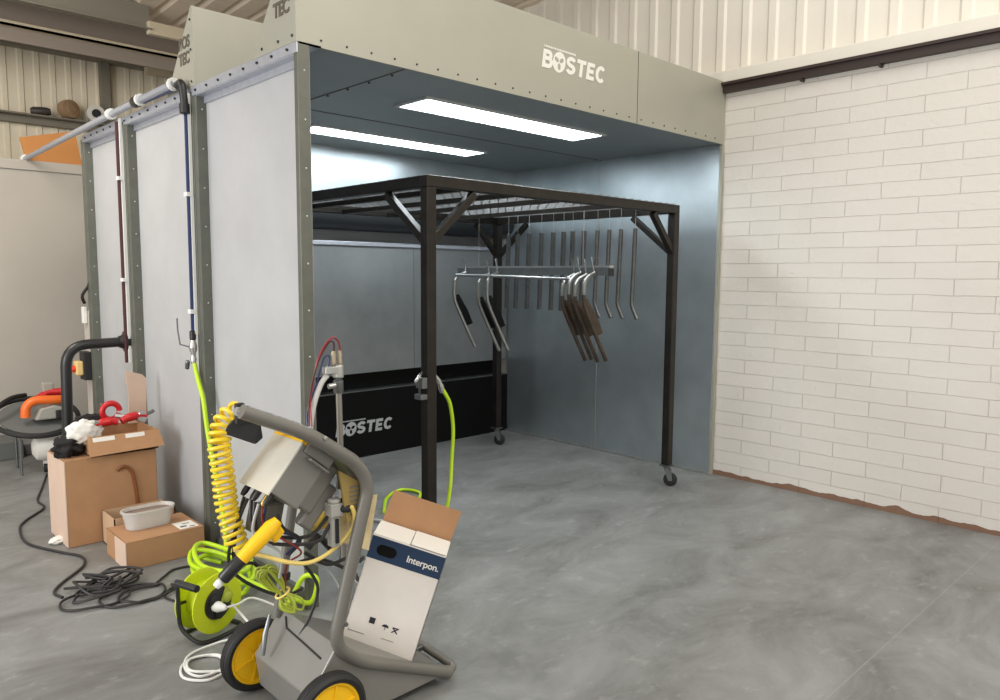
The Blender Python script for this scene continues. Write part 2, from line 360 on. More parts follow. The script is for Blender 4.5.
# header prism with triangular ends, twice
HT = 3.092
def header(y0, dy, ztop, name, front_x0):
    prof = [(y0, H + 0.003), (y0, ztop), (y0 + dy, H + 0.003)]
    mb = MB()
    # front sheet, sloping back sheet
    mb.box((0.006, y0, H + 0.003 if y0 > 0.5 else H - 0.004), (W + 0.03, y0 + 0.012, ztop))
    mb.prism([(0.006, y0 + dy, H), (0.006, y0 + 0.012, ztop), (0.006, y0 + 0.012, ztop - 0.02), (0.006, y0 + dy - 0.02, H)], (W + 0.02, 0, 0))
    return mb.build(name, galv_head, booth)
def gusset(y0, dy, ztop):
    g = MB().prism([(0.006, y0 - 0.001, H + 0.001), (0.006, y0 - 0.001, ztop + 0.002), (0.006, y0 + 0.02, ztop + 0.002), (0.006, y0 + dy, H + 0.001)], (-0.012, 0, 0)).build('gusset', galv_head, booth)
    t1 = text_mesh('lettering', 'BOS', frame((-0.0075, y0 + 0.195, H + 0.225), (0, -1, 0), (0, 0, 1)), 0.088, stencil_m, g, 0, 0.003, space=0.9)
    t2 = text_mesh('lettering', 'TEC', frame((-0.0075, y0 + 0.20, H + 0.14), (0, -1, 0), (0, 0, 1)), 0.088, stencil_m, g, 0, 0.003, space=0.9)
    for y, z in ((y0 + 0.03, 0.03), (y0 + 0.16, 0.03), (y0 + 0.32, 0.03), (y0 + 0.03, 0.2), (y0 + 0.03, 0.36)):
        MB().lathe((-0.006, y, H + z), (-1, 0, 0), [(0.007, 0), (0.006, 0.006), (0, 0.008)], 6).build('bolt', bolt_m, g)
    return g
h1 = header(0.0, 0.43, HT, 'header', 0)
h2 = header(1.13, 0.40, 3.05, 'rear_header', 0)
gusset(0.0, 0.43, HT); gusset(1.13, 0.40, 3.05)
MB().box((2.519, -0.002, H), (2.523, 0.0, HT)).build('seam', stencil_m, h1)
for k in range(26):
    x = 0.12 + k * 0.136
    MB().lathe((x, 0.0, H + 0.028), (0, -1, 0), [(0.0055, 0), (0.005, 0.004), (0, 0.006)], 6).build('rivet', bolt_m, h1)
def ribbon(mb, pts, w, to3):      # thick flat stroke
    n = len(pts); L_, R_ = [], []
    for k in range(n):
        a = V((*pts[max(k-1, 0)], 0)); b = V((*pts[min(k+1, n-1)], 0)); c = V((*pts[k], 0)); t = (b-a).normalized(); q = V((-t.y, t.x, 0))
        sc = 1.0
        if 0 < k < n-1:
            t1 = (c-a).normalized(); sc = 1/max(0.5, t1.dot(t))
        L_.append(c + q*w/2*sc); R_.append(c - q*w/2*sc)
    vs = [to3(p.x, p.y, 0.0) for p in L_ + R_] + [to3(p.x, p.y, 0.0015) for p in L_ + R_]; m2 = 2*n; fs = []
    for k in range(n-1):
        fs += [(k, k+1, n+k+1, n+k), (m2+k, m2+k+1, m2+n+k+1, m2+n+k), (k, k+1, m2+k+1, m2+k), (n+k, n+k+1, m2+n+k+1, m2+n+k)]
    fs += [(0, n, m2+n, m2), (n-1, 2*n-1, m2+2*n-1, m2+n-1)]
    mb.add(vs, fs)
def arc(cx_, cy_, rx_, ry_, a0, a1, n=10): return [(cx_ + rx_*math.cos(math.radians(a0+(a1-a0)*k/n)), cy_ + ry_*math.sin(math.radians(a0+(a1-a0)*k/n))) for k in range(n+1)]
GL = {'B': [[(0.13, 0), (0.13, 1)], [(0.1, 0.89), (0.38, 0.89)] + arc(0.38, 0.71, 0.2, 0.18, 80, -80) + [(0.1, 0.53)], [(0.1, 0.53), (0.42, 0.53)] + arc(0.44, 0.32, 0.22, 0.21, 80, -80) + [(0.1, 0.11)]],
      'S': [arc(0.38, 0.70, 0.25, 0.19, 20, 180, 8) + arc(0.38, 0.70, 0.25, 0.19, 200, 262, 4) + arc(0.38, 0.30, 0.26, 0.19, 82, 0, 6) + arc(0.38, 0.30, 0.26, 0.19, -20, -165, 8)],
      'T': [[(0.0, 0.89), (0.72, 0.89)], [(0.36, 0), (0.36, 0.9)]],
      'E': [[(0.13, 0), (0.13, 1)], [(0.1, 0.89), (0.62, 0.89)], [(0.1, 0.5), (0.56, 0.5)], [(0.1, 0.11), (0.62, 0.11)]],
      'C': [arc(0.42, 0.5, 0.30, 0.39, 42, 318, 18)]}
def logo(org, x, y, size, m_, parent, petal_m):
    # heavy slanted capitals with a three-petal fan disc as the second letter
    x, y = V(x).normalized(), V(y).normalized(); n = x.cross(y); L = size; org = V(org)
    for ch, u in (('B', 0.0), ('S', 1.98), ('T', 2.92), ('E', 3.82), ('C', 4.66)):
        mb = MB(); to3 = lambda a, b, d, u=u: org + x*(L*(u + a*1.12 + 0.16*b)) + y*(L*b) + n*d
        for si, st in enumerate(GL[ch]): ribbon(mb, st, 0.23, lambda a, b, d, u=u, si=si: to3(a, b, d*(1 + 0.5*si) - (0.0002*si if d == 0 else 0)))
        mb.build('letter', m_, parent)
    c = org + x*L*1.47 + y*L*0.5
    MB().prism([c + x*(math.cos(a)*0.54 + math.sin(a)*0.08)*L + y*math.sin(a)*0.58*L for a in [2*PI*k/28 for k in range(28)]], n*0.0015).build('emblem', m_, parent)
    for dg in (150, 30, 270):
        d_ = x*math.cos(math.radians(dg)) + y*math.sin(math.radians(dg)); e_ = x*(-math.sin(math.radians(dg))) + y*math.cos(math.radians(dg)); q = c + d_*L*0.24 + n*0.0014
        MB().prism([q + d_*math.cos(a)*0.19*L + e_*math.sin(a)*0.12*L for a in [2*PI*k/14 for k in range(14)]], n*0.0006).build('emblem_petal', petal_m, parent)
    mb = MB()                     # the tiny line above, too small to read
    xx = 0.0; rnd = random.Random(3)
    while xx < L*2.6:
        w_ = rnd.uniform(0.06, 0.14)*L; mb.box((0,0,0), (w_, L*0.11, 0.0015), frame(V(org) + x*(L*0.22+xx) + y*L*1.12, x, y)); xx += w_ + L*0.035
    mb.build('small_print', m_, parent)
logo((1.575, -0.001, 2.815), (1, 0, 0), (0, 0, 1), 0.105, logo_w, h1, galv_head)
# ceiling, right wall, back wall
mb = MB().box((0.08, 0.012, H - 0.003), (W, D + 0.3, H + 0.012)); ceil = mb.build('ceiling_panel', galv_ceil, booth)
MB().box((0.60, 0.02, H - 0.006), (0.606, D, H - 0.002)).box((0.606, 1.19, H - 0.006), (W, 1.196, H - 0.002)).build('seam', stencil_m, ceil)
for (x, y) in [(0.62, 0.15 + 0.21*k) for k in range(10)]:
    MB().lathe((x, y, H - 0.003), (0, 0, -1), [(0.008, 0), (0.006, 0.008), (0, 0.01)], 6).build('bolt', bolt_m, ceil)
for (y0, y1) in ((0.0, 1.2145), (1.2185, D)):
    MB().box((W - 0.002, y0, 0.0), (W + 0.015, y1, H - 0.003)).build('right_panel', galv_in, booth)
MB().box((W - 0.012, -0.004, 0), (W + 0.018, 0.02, H - 0.003)).build('front_edge', galv_head, booth)
MB().box((W - 0.03, 0.02, 0), (W - 0.002, D, 0.012)).box((W - 0.007, 1.210, 0.012), (W - 0.002, 1.222, H - 0.003)).build('floor_angle', steel, booth)
MB().box((0.08, D - 0.10, 2.12), (W - 0.002, D - 0.08, H - 0.003)).build('back_panel', galv_in, booth)
# rolled lip of the extraction slot, recess behind it
pts = [(0.08, D - 0.10 + 0.0 , 2.125)]
prof = []
for k in range(9):
    a = k/8*PI*0.75; prof.append((D - 0.10 + 0.16*(1-math.cos(a)), 2.125 - 0.16*math.sin(a)))
vs = []; fs = []
for (y, z) in prof: vs += [(0.08, y, z), (W - 0.004, y, z)]
for k in range(len(prof)-1): fs.append((2*k, 2*k+1, 2*k+3, 2*k+2))
MB().add(vs, fs).build('rolled_lip', mat('lip_shaded', (0.05,0.055,0.06), 0.35, 0.5), booth, smooth=True)  # shade of the slot recess put into the lip colour
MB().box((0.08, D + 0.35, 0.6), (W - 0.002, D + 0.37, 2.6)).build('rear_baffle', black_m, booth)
for k in range(3):                                   # three filter doors
    x0 = 0.085 + k*1.1835 - (0 if k == 0 else 0.0); x1 = x0 + 1.179
    MB().box((x0, D, 0.742), (x1, D + 0.02, 1.835)).build('filter_panel', panel_grey, booth)
mb = MB().box((0.085, D - 0.015, 1.838), (W - 0.04, D + 0.08, 1.872)); p = mb.build('filter_ledge', flange_m, booth, bevel=0.003)
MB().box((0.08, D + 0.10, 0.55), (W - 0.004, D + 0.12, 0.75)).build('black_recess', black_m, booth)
bb = MB().box((0.08, D - 0.01, 0.0), (W - 0.004, D + 0.12, 0.585)).build('black_base_panel', black_m, booth)
MB().box((0.085, D - 0.016, 0.583), (W - 0.01, D + 0.10, 0.592)).build('base_edge', steel_dk, bb)
logo((1.60, D - 0.0115, 0.215), (1, 0, 0), (0, 0, 1), 0.105, logo_g, bb, black_m)
MB().box((0.08, D + 0.33, 0), (W, D + 0.35, H)).build('plenum_back', galv_out, booth)
def strip_light(x0, x1, y0, y1):
    z = H - 0.003
    fr = MB()
    fr.box((x0, y0, z-0.012), (x1, y0+0.02, z)).box((x0, y1-0.02, z-0.012), (x1, y1, z)).box((x0, y0+0.02, z-0.012), (x0+0.03, y1-0.02, z)).box((x1-0.03, y0+0.02, z-0.012), (x1, y1-0.02, z))
    f = fr.build('light_fitting', lamp_frame, booth)
    MB().box((x0+0.03, y0+0.02, z-0.009), (x1-0.03, y1-0.02, z-0.002)).build('light_lens', lens_m, f)['label'] = 'glowing white strip light lens'
strip_light(1.03, 2.69, 0.39, 0.71)
strip_light(0.98, 2.62, 1.58, 1.85)

# ------------------------------------------------------------ wheeled rack
rack = thing('hanging_rack', (1.94, 1.0, 0), 'dark raw steel wheeled hanging rack with expanded mesh top inside the booth', 'rack')
X0, X1, Y0, Y1, ZT, S = 0.75, 3.115, 0.028, 1.98, 2.12, 0.062
for a, b in (((X0, Y0+S/2, ZT-S/2), (X1, Y0+S/2, ZT-S/2)), ((X0, Y1-S/2, ZT-S/2), (X1, Y1-S/2, ZT-S/2)), ((X0+S/2, Y0+S, ZT-S/2), (X0+S/2, Y1-S, ZT-S/2)), ((X1-S/2, Y0+S, ZT-S/2), (X1-S/2, Y1-S, ZT-S/2))):
    MB().bar(a, b, S, S).build('top_rail', rack_m, rack, bevel=0.005)
for x in (1.02, 1.43, 1.84, 2.4):
    MB().bar((x, Y0+S, ZT-0.05), (x, Y1-S, ZT-0.05), 0.03, 0.03).build('cross_rail', rack_m, rack)
for lx in (X0+S/2, X1-S/2):
    for ly in (Y0+S/2, Y1-S/2):
        MB().bar((lx, ly, 0.165), (lx, ly, ZT-S), S, S, (0,1,0)).build('leg', rack_m, rack, bevel=0.005)
        sx = 1 if lx < 2 else -1; sy = 1 if ly < 1 else -1
        for (dx, dy) in ((sx*(0.32 if lx < 2 else 0.27), 0), (0, sy*0.37)):
            MB().bar((lx+dx, ly+dy, ZT-S-0.012), (lx+dx*0.03, ly+dy*0.03, ZT-S-0.29), 0.042, 0.042, (0,1,0) if dx else (1,0,0)).build('brace', rack_m, rack, bevel=0.003)
        c = MB().box((lx-0.04, ly-0.04, 0.155), (lx+0.04, ly+0.04, 0.165)).lathe((lx, ly, 0.155), (0,0,-1), [(0.024, 0), (0.024, 0.02), (0.012, 0.024)], 14)
        ca = V((0.55, -0.83, 0)) ; of = ca*0.03
        for sgn in (-1, 1):
            q = V((0.83, 0.55, 0))*0.021*sgn
            c.prism([V((lx,ly,0.135))+q-ca*0.02, V((lx,ly,0.135))+q+ca*0.035, V((lx,ly,0.045))+q+ca*0.045, V((lx,ly,0.045))+q+ca*0.015], V((0.83,0.55,0))*0.003*sgn)
        cc = c.build('caster', steel_dk, rack)
        wc = V((lx, ly, 0.052)) + of; axl = V((0.83, 0.55, 0))
        MB().lathe(wc - axl*0.014, axl, [(0.012,0),(0.040,0),(0.052,0.006),(0.052,0.022),(0.040,0.028),(0.012,0.028)], 24).build('wheel', rubber, cc, smooth=True)
mb = MB()                                            # expanded mesh: diamonds
p_, q_ = 0.085, 0.045
nx = int((X1-X0-0.02)/p_); ny = int((Y1-Y0-0.02)/q_)
for j in range(ny+1):
    y = Y0 + 0.012 + j*q_
    for i in range(nx):
        x = X0 + 0.02 + i*p_ + (p_/2 if j % 2 else 0)
        if x + p_/2 > X1: continue
        for (xa, xb) in ((x, x+p_/2), (x+p_/2, x+p_)):
            if xb > X1: continue
            rise = (xb > x + p_*0.6)
            ya, yb = (y, y + q_) if not rise else (y + q_, y)
            if max(ya, yb) > Y1: continue
            mb.bar((xa, ya, ZT+0.004), (xb, yb, ZT+0.006), 0.006, 0.005)
mb.build('mesh_top', mesh_m, rack)['label'] = 'grey diamond expanded steel mesh'

# ------------------------------------------------------------ parts hanging in the rack
BY = [0.268, 0.400, 0.512, 0.626, 0.762, 0.879, 0.976, 1.090, 1.222, 1.367, 1.504, 1.616]
BX = 2.90
def hang_bar(kinked):
    t = bpy.data.objects.new('hanging_bar', None); COL.objects.link(t); t.location = (0, 0, 0); t.empty_display_size = 0.05
    w = 0.034
    if kinked:
        mb = MB().tube(round_pts([(0,0,0), (0.0,0.02,-0.57), (0,-0.035,-0.675)], 0.03, 3), 0.0165, 10)
    else:
        mb = MB().bar((0,0,0), (0.0,0.02,-0.64), w, w*0.7, (0,1,0))
    mb.build('bar_body', bar_m, t, smooth=kinked)
    MB().tube([(0.0,-0.004,-0.03), (0.0,0.0,0.03), (0,0,0.17)], 0.0018, 5).build('hook_wire', steel, t)
    return t
proto_k = hang_bar(True); proto_s = hang_bar(False)
names = ['nearest the rack front', 'second from the rack front', 'third from the rack front', 'fourth from the rack front']
used = set()
ordn = ['first', 'second', 'third', 'fourth', 'fifth', 'sixth', 'seventh', 'eighth']
for i, y in enumerate(BY):
    src = proto_k if i < 4 else proto_s
    o = src if src.name not in used else copy_tree(src); used.add(src.name)
    o.location = (BX, y, 1.95)
    if i < 4: o['label'] = 'round bar with bent bright foot hanging on wire, ' + names[i]
    else: o['label'] = 'straight flat grey bar hanging on wire, %s behind the bent-foot bars' % ordn[i-4]
    o['category'] = 'metal bar'; o['group'] = 'steel bars hanging in a row'
# long angle rail hanging along the rack and its front tube
rail_t = thing('hanging_rail', (2.4, 0.9, 1.65), 'long grey steel angle rail hanging level in the middle of the rack', 'metal rail')
mb = MB().box((2.385, 0.10, 1.60), (2.392, 1.70, 1.655)); mb.build('rail_web', steel_dk, rail_t)
MB().box((2.385, 0.10, 1.655), (2.43, 1.70, 1.668)).build('rail_flange', steel, rail_t)
MB().box((2.38, 0.095, 1.595), (2.43, 0.105, 1.65)).build('end_cap', rubber, rail_t)
for y in (0.35, 1.45): MB().tube([(2.40, y, 1.66), (2.40, y, 2.07)], 0.0016, 5).build('hook_wire', steel, rail_t)
tube_t = tag(MB().tube([(2.285, 0.36, 1.575), (2.285, 1.60, 1.598)], 0.011, 10).build('cross_tube', steel, None, smooth=True), 'thin bright steel tube lying level in front of the hanging angle rail', 'metal tube')
tray = MB().box((2.41, 0.75, 1.578), (2.56, 1.35, 1.582)).build('flat_strip', flange_m, None); tag(tray, 'pale flat metal strip lying behind the hanging angle rail', 'metal strip')
def curved(t_y, dx, scale, plate_m, name='curved_arm'):
    t = bpy.data.objects.new(name, None); COL.objects.link(t); t.location = (2.375, t_y, 1.60)
    pts = [(0.0, 0, 0.015), (-0.07, 0.01, -0.015), (-0.105, 0.012, -0.06), (-0.11, 0.01, -0.16), (-0.09, -0.005, -0.25), (0.03, -0.09, -0.56)]
    sp_ = smooth_pts([(a, b, c*1.06) for a, b, c in pts], 6)
    o = MB().tube(sp_[:17], 0.0145, 9).build('bent_tube', arm_m, None, smooth=True); o.parent = t
    o = MB().tube(sp_[16:], 0.0140, 9).build('lower_tube', plate_m if plate_m is rust else arm_m, None, smooth=True); o.parent = t
    P = MB().prism([(-0.108, 0.006, -0.17), (-0.085, -0.012, -0.26), (-0.03, -0.05, -0.42), (0.035, -0.055, -0.40), (0.0, -0.03, -0.29), (-0.055, 0.02, -0.16)], (0.0, 0.006, 0.0)); pl = P.build('side_plate', plate_m, None); pl.parent = t
    q = MB().tube([(0.0, 0, 0.012), (0.025, 0.045, 0.125)], 0.010, 6).build('hook', bar_m, None); q.parent = t
    return t
ARMS = [(1.585, 'at the far rail end, leftmost'), (1.30, 'at the far rail end, middle'), (1.20, 'at the far rail end, rightmost'),
        (0.405, 'at the near rail end, leftmost'), (0.35, 'at the near rail end, second'), (0.29, 'at the near rail end, third'), (0.22, 'at the near rail end, rightmost')]
pa = curved(0, 0, 1, black_m); pb_ = curved(0, 0, 1, rust); seen = set()
for i, (y, l) in enumerate(ARMS):
    src = pa if i < 3 else pb_
    o = src if src.name not in seen else copy_tree(src); seen.add(src.name)
    o.location = (2.375, y, 1.60 + (-0.012 if i % 2 else 0.0)); o.rotation_euler = (0, 0, (-0.05, 0.03, 0.06, -0.02, 0.05, 0.0, 0.08)[i])
    o['label'] = ('bent grey tube arm with dark plate ' if i < 3 else 'bent steel tube arm with brown plate ') + l
    o['category'] = 'metal arm'; o['group'] = 'bent tube arms hanging on the rail'

# ------------------------------------------------------------ services on the booth side
pipe = thing('air_pipe', (-0.03, 1.2, 1.1), 'thin blue compressed-air pipe running down beside the second booth post', 'pipe')
MB().tube(round_pts([(-0.035, 2.0, H + 0.02), (-0.035, 1.21, H + 0.01), (-0.03, 1.205, 2.45), (-0.03, 1.21, 1.26)], 0.03), 0.0095, 8).build('pipe_run', blue_pipe, pipe, smooth=True)
MB().box((-0.022, 1.19, 1.25), (-0.006, 1.232, H - 0.03)).build('backing_strip', white_pl, pipe)
MB().tube(round_pts([(-0.045, 1.27, H + 0.02), (-0.045, 1.205, H + 0.03), (-0.035, 1.20, H - 0.10)], 0.04), 0.022, 10).lathe((-0.036, 1.20, H-0.09), (0,0,-1), [(0.028,0),(0.028,0.05),(0.02,0.055)], 12).build('elbow_fitting', plastic_blk, pipe, smooth=True)
for z in (2.04, 1.38):
    MB().box((-0.045, 1.188, z-0.012), (-0.012, 1.234, z+0.012)).build('pipe_clip', white_pl, pipe)
vz = 1.25
v = MB().lathe((-0.03, 1.21, vz+0.02), (0,0,-1), [(0.012,0),(0.018,0.005),(0.018,0.05),(0.012,0.055)], 12).build('sleeve', plastic_blk, pipe, smooth=True)
v = MB().lathe((-0.03, 1.21, vz-0.035), (0,0,-1), [(0.014,0),(0.016,0.01),(0.022,0.03),(0.022,0.055),(0.014,0.075),(0.014,0.1),(0.018,0.11),(0.012,0.14)], 12).build('valve', chrome, pipe, smooth=True)
MB().tube([(-0.045, 1.215, vz-0.075), (-0.085, 1.26, vz-0.06), (-0.09, 1.275, vz+0.02), (-0.09, 1.28, vz+0.09)], 0.005, 6).build('valve_lever', steel_dk, v)
MB().lathe((-0.05, 1.245, vz-0.155), (0,0.3,-1), [(0.01,0),(0.014,0.01),(0.012,0.05),(0.004,0.055)], 10).build('pressure_tap', steel_dk, v)

red = thing('conduit', (-0.02, 2.37, 1.4), 'dark red conduit clipped to a white strip beside the third booth post', 'conduit')
MB().tube([(-0.03, 2.385, H - 0.02), (-0.03, 2.385, 0.98)], 0.0105, 8).build('conduit_run', red_pipe, red, smooth=True)
MB().box((-0.02, 2.36, 0.98), (-0.006, 2.385, H)).build('backing_strip', white_pl, red)
for z in (2.23, 1.55): MB().box((-0.042, 2.352, z-0.012), (-0.008, 2.402, z+0.012)).build('pipe_clip', white_pl, red)

tb = thing('overhead_tube', (-0.06, 2.4, 2.65), 'pale plastic tube lying along the top of the booth side, ending over the partition', 'tube')
MB().tube([(-0.05, 1.30, H+0.035), (-0.055, 2.0, H+0.03), (-0.06, 2.7, H+0.02), (-0.08, 4.75, 2.60)], 0.022, 10).build('tube_run', tube_clear, tb, smooth=True)
MB().lathe((-0.05, 1.88, H+0.033), (0,1,0), [(0.034,0),(0.036,0.02),(0.034,0.07)], 12).build('tube_joint', plastic_blk, tb, smooth=True)
for y in (1.30, 1.84): MB().lathe((-0.05, y, H+0.034), (0,1,0), [(0.036,0),(0.036,0.025)], 12).build('clamp_ring', white_pl, tb, smooth=True)
MB().lathe((-0.058, 2.38, H+0.026), (0,1,0), [(0.036,0),(0.036,0.03)], 12).build('clamp_ring', white_pl, tb, smooth=True)
MB().lathe((-0.08, 4.72, 2.602), (0,1,0), [(0.036,0),(0.036,0.04)], 12).build('clamp_ring', white_pl, tb, smooth=True)

el = thing('black_pipe', (-0.2, 2.43, 1.0), 'thick black bent pipe bolted to the booth side by a round flange', 'pipe')
MB().tube(round_pts([(-0.02, 2.43, 1.122), (-0.39, 2.43, 1.115), (-0.405, 2.44, 0.28)], 0.14, 8), 0.034, 14).build('pipe_run', plastic_blk, el, smooth=True)
MB().lathe((-0.002, 2.43, 1.122), (-1,0,0), [(0.075,0),(0.075,0.022),(0.05,0.03),(0.04,0.06)], 20).build('flange', plastic_blk, el, smooth=True)

iso = thing('isolator_switch', (-0.03, 3.45, 0.83), 'small rotary isolator with red and yellow knob on the rear booth post', 'switch')
MB().box((-0.06, 3.30, 0.76), (0.0, 3.42, 0.98)).build('switch_plate', rubber, iso, bevel=0.006)
MB().box((-0.11, 3.31, 0.80), (-0.06, 3.40, 0.91)).build('switch_body', mat('switch_yellow', (0.7,0.5,0.2), 0.5), iso, bevel=0.01)
MB().lathe((-0.11, 3.355, 0.85), (-1,0,0), [(0.026,0),(0.026,0.025),(0.012,0.04)], 14).build('knob', mat('knob_red', (0.7,0.05,0.01), 0.4), iso, smooth=True)
MB().box((-0.002, 3.30, 0.0), (0.02, 3.46, 1.30)).build('mounting_board', partition_m, iso)
sw = thing('wall_switch', (-0.02, 3.4, 1.25), 'white socket with black lead beside the rear post of the booth', 'switch')
MB().box((-0.03, 3.36, 1.20), (-0.004, 3.42, 1.33)).build('switch_body', white_pl, sw, bevel=0.004)
MB().tube(smooth_pts([(-0.02, 3.36, 1.36), (-0.04, 3.33, 1.42), (0.0, 3.30, 1.50), (0.02, 3.3, 1.58)]), 0.012, 8).build('lead', black_cab, sw, smooth=True)

# ------------------------------------------------------------ shelf clutter and orange board at the back
tag(MB().prism([(-0.112, 4.73, 2.784), (0.33, 4.73, 2.895), (0.38, 4.73, 2.586), (-0.068, 4.73, 2.586)], (0, 0.03, 0)).build('orange_board', orange_bd, None), 'orange board standing behind the top of the beige partition', 'board')
ZS = 3.28
tag(MB().lathe((0.70, 6.33, ZS + 0.106), (0.35, -1, 0.1), [(0.07,-0.06),(0.102,-0.05),(0.106,0.0),(0.098,0.05),(0.05,0.055),(0.045,0.06),(0.0,0.06)], 20).build('cable_drum', cup_brown, None, smooth=True), 'round brown drum lying on the sheeting rail of the rear wall', 'drum')
tag(MB().lathe((0.42, 6.33, ZS + 0.045), (1, -0.2, 0.05), [(0.03,-0.09),(0.045,-0.06),(0.045,0.06),(0.03,0.10)], 14).build('dark_can', mat('can_dark', (0.05,0.04,0.035), 0.5), None, smooth=True), 'dark can lying left of the brown drum on the rear wall rail', 'can')
ct = thing('white_roll', (1.0, 6.33, ZS), 'white roll with a black core right of the brown drum on the rear rail', 'roll')
MB().lathe((0.97, 6.36, ZS+0.095), (-0.1,-1,0), [(0.095,-0.04),(0.095,0.08),(0.045,0.08),(0.045,-0.02)], 18).build('roll_body', paper_w, ct, smooth=True)
MB().lathe((0.965, 6.30, ZS+0.095), (-0.1,-1,0), [(0.046,0),(0.046,0.035)], 16).build('roll_core', rubber, ct, smooth=True)

# ------------------------------------------------------------ cardboard boxes
def rect_box(mb, a, b, t=0.006, lid=False):
    (x0,y0,z0),(x1,y1,z1) = a, b
    mb.box((x0,y0,z0),(x1,y1,z0+t)).box((x0,y0,z0),(x1,y0+t,z1)).box((x0,y1-t,z0),(x1,y1,z1)).box((x0,y0,z0),(x0+t,y1,z1)).box((x1-t,y0,z0),(x1,y1,z1))
    if lid: mb.box((x0,y0,z1-t),(x1,y1,z1))
    return mb
bA = thing('cardboard_box', (-0.35, 1.85, 0), 'tall plain brown cardboard box beside the booth with a smaller box on it', 'cardboard box', 'cardboard boxes')
rect_box(MB(), (-0.61, 1.66, 0), (-0.105, 2.04, 0.515), lid=True).build('box_body', cardboard, bA, bevel=0.004)
MB().box((-0.615, 1.662, 0.004), (-0.608, 2.035, 0.51)).build('pale_side', card_lt, bA)['label'] = 'pale left side face'
MB().tube(smooth_pts([(-0.335,1.657,0.415),(-0.30,1.657,0.435),(-0.255,1.657,0.40),(-0.235,1.657,0.30),(-0.225,1.657,0.18)]), 0.012, 6).build('tape_mark', tape, bA, smooth=True)  # wavy brown tape mark on the box front
bC = thing('cardboard_box', (-0.27, 1.3, 0), 'low brown cardboard box on the floor carrying the clear plastic tub', 'cardboard box', 'cardboard boxes')
rect_box(MB(), (-0.475, 1.075, 0), (-0.055, 1.42, 0.155), lid=True).build('box_body', cardboard, bC, bevel=0.004)
MB().box((-0.479, 1.078, 0.004), (-0.4735, 1.26, 0.15)).build('end_flap', card_lt, bC)
MB().box((-0.18, 1.10, 0.156), (-0.075, 1.23, 0.1575)).build('address_label', paper_w, bC)
MB().box((-0.165, 1.13, 0.1577), (-0.13, 1.15, 0.1582)).box((-0.12, 1.115, 0.1577), (-0.09, 1.125, 0.1582)).box((-0.14, 1.18, 0.1577), (-0.10, 1.19, 0.1582)).build('label_print', ink, bC)
bD = thing('cardboard_box', (-0.3, 1.52, 0), 'open brown cardboard box on the floor squeezed between the tall box and the low box', 'cardboard box', 'cardboard boxes')
rect_box(MB(), (-0.43, 1.425, 0), (-0.09, 1.65, 0.19)).build('box_body', card_in, bD)
tub = thing('plastic_tub', (-0.29, 1.25, 0.157), 'translucent oval plastic tub standing on the low cardboard box', 'tub')
def stadium(cx, cy, L, R, z, n=10):
    p = []
    for k in range(n+1): a = -PI/2 + PI*k/n; p.append((cx + L + R*math.cos(a), cy + R*math.sin(a), z))
    for k in range(n+1): a = PI/2 + PI*k/n; p.append((cx - L + R*math.cos(a), cy + R*math.sin(a), z))
    return p
def loft(loops, closed_bottom=True):
    vs = []; fs = []; n = len(loops[0])
    for l in loops: vs += l
    for i in range(len(loops)-1): fs += [(i*n+k, i*n+(k+1) % n, (i+1)*n+(k+1) % n, (i+1)*n+k) for k in range(n)]
    if closed_bottom: fs.append(tuple(range(n))[::-1])
    return MB().add(vs, fs)
tx, ty = -0.285, 1.30
loft([stadium(tx, ty, 0.062, 0.058, 0.158), stadium(tx, ty, 0.072, 0.066, 0.25), stadium(tx, ty, 0.076, 0.070, 0.252), stadium(tx, ty, 0.076, 0.070, 0.262), stadium(tx, ty, 0.072, 0.064, 0.262), stadium(tx, ty, 0.060, 0.055, 0.165)]).build('tub_body', tub_m, tub, smooth=True)
loft([stadium(tx, ty, 0.066, 0.060, 0.240), stadium(tx, ty, 0.066, 0.060, 0.244)]).build('tub_contents', mat('tub_brown', (0.22,0.16,0.13), 0.8), tub)
# open box on top with clutter
bB = thing('cardboard_box', (-0.28, 1.86, 0.515), 'open brown cardboard box of tools standing on the tall box', 'cardboard box', 'cardboard boxes')
rect_box(MB(), (-0.47, 1.665, 0.516), (-0.09, 2.02, 0.635)).build('box_body', cardboard, bB)
MB().prism([(-0.475,1.664,0.635),(-0.085,1.664,0.635),(-0.07,1.61,0.54),(-0.49,1.61,0.53)], (0,0.005,0)).build('front_flap', cardboard, bB)
MB().prism([(-0.16,1.98,0.63),(-0.05,1.98,0.63),(-0.045,1.985,0.70),(-0.035,1.99,0.91),(-0.06,1.99,0.94),(-0.165,1.99,0.975),(-0.15,1.985,0.80)], (0,0.006,0)).build('back_flap', card_lt, bB)
for x0, x1 in ((-0.46, -0.34), (-0.28, -0.17)): MB().prism([(x0,1.6605,0.63),(x1,1.6605,0.63),(x1,1.645,0.59),(x0,1.645,0.59)], (0,-0.002,0)).build('paper_label', paper_w, bB)
def clamp(name, c, d, label, cat, cm):
    c = V(c); d = V(d).normalized(); s_ = d.cross(V((0,0,1))).normalized(); u_ = V((0,0,1))
    t = thing(name, c, label, cat)
    MB().tube(smooth_pts([c - d*0.07, c - d*0.03 + u_*0.012, c + d*0.03 + u_*0.012, c + d*0.08]), [0.022]*6+[0.026]*6+[0.022]*7, 10).build('handle', cm, t, smooth=True)
    MB().lathe(c + d*0.05, s_, [(0.03,-0.02),(0.036,-0.01),(0.036,0.01),(0.03,0.02)], 14).build('jaw', steel, t, smooth=True)
    MB().tube([c + d*0.05, c + d*0.13 + u_*0.02], 0.012, 8).build('spindle', steel_dk, t)
    return t
clamp('red_clamp', (-0.20, 1.76, 0.70), (1, 0.1, 0.1), 'red-handled tool with metal jaw lying at the right of the open box', 'clamp', red_m)
clamp('red_clamp', (-0.36, 1.76, 0.685), (-1, 0.1, -0.1), 'small red and silver tool lying at the front left of the open box', 'clamp', red_m)
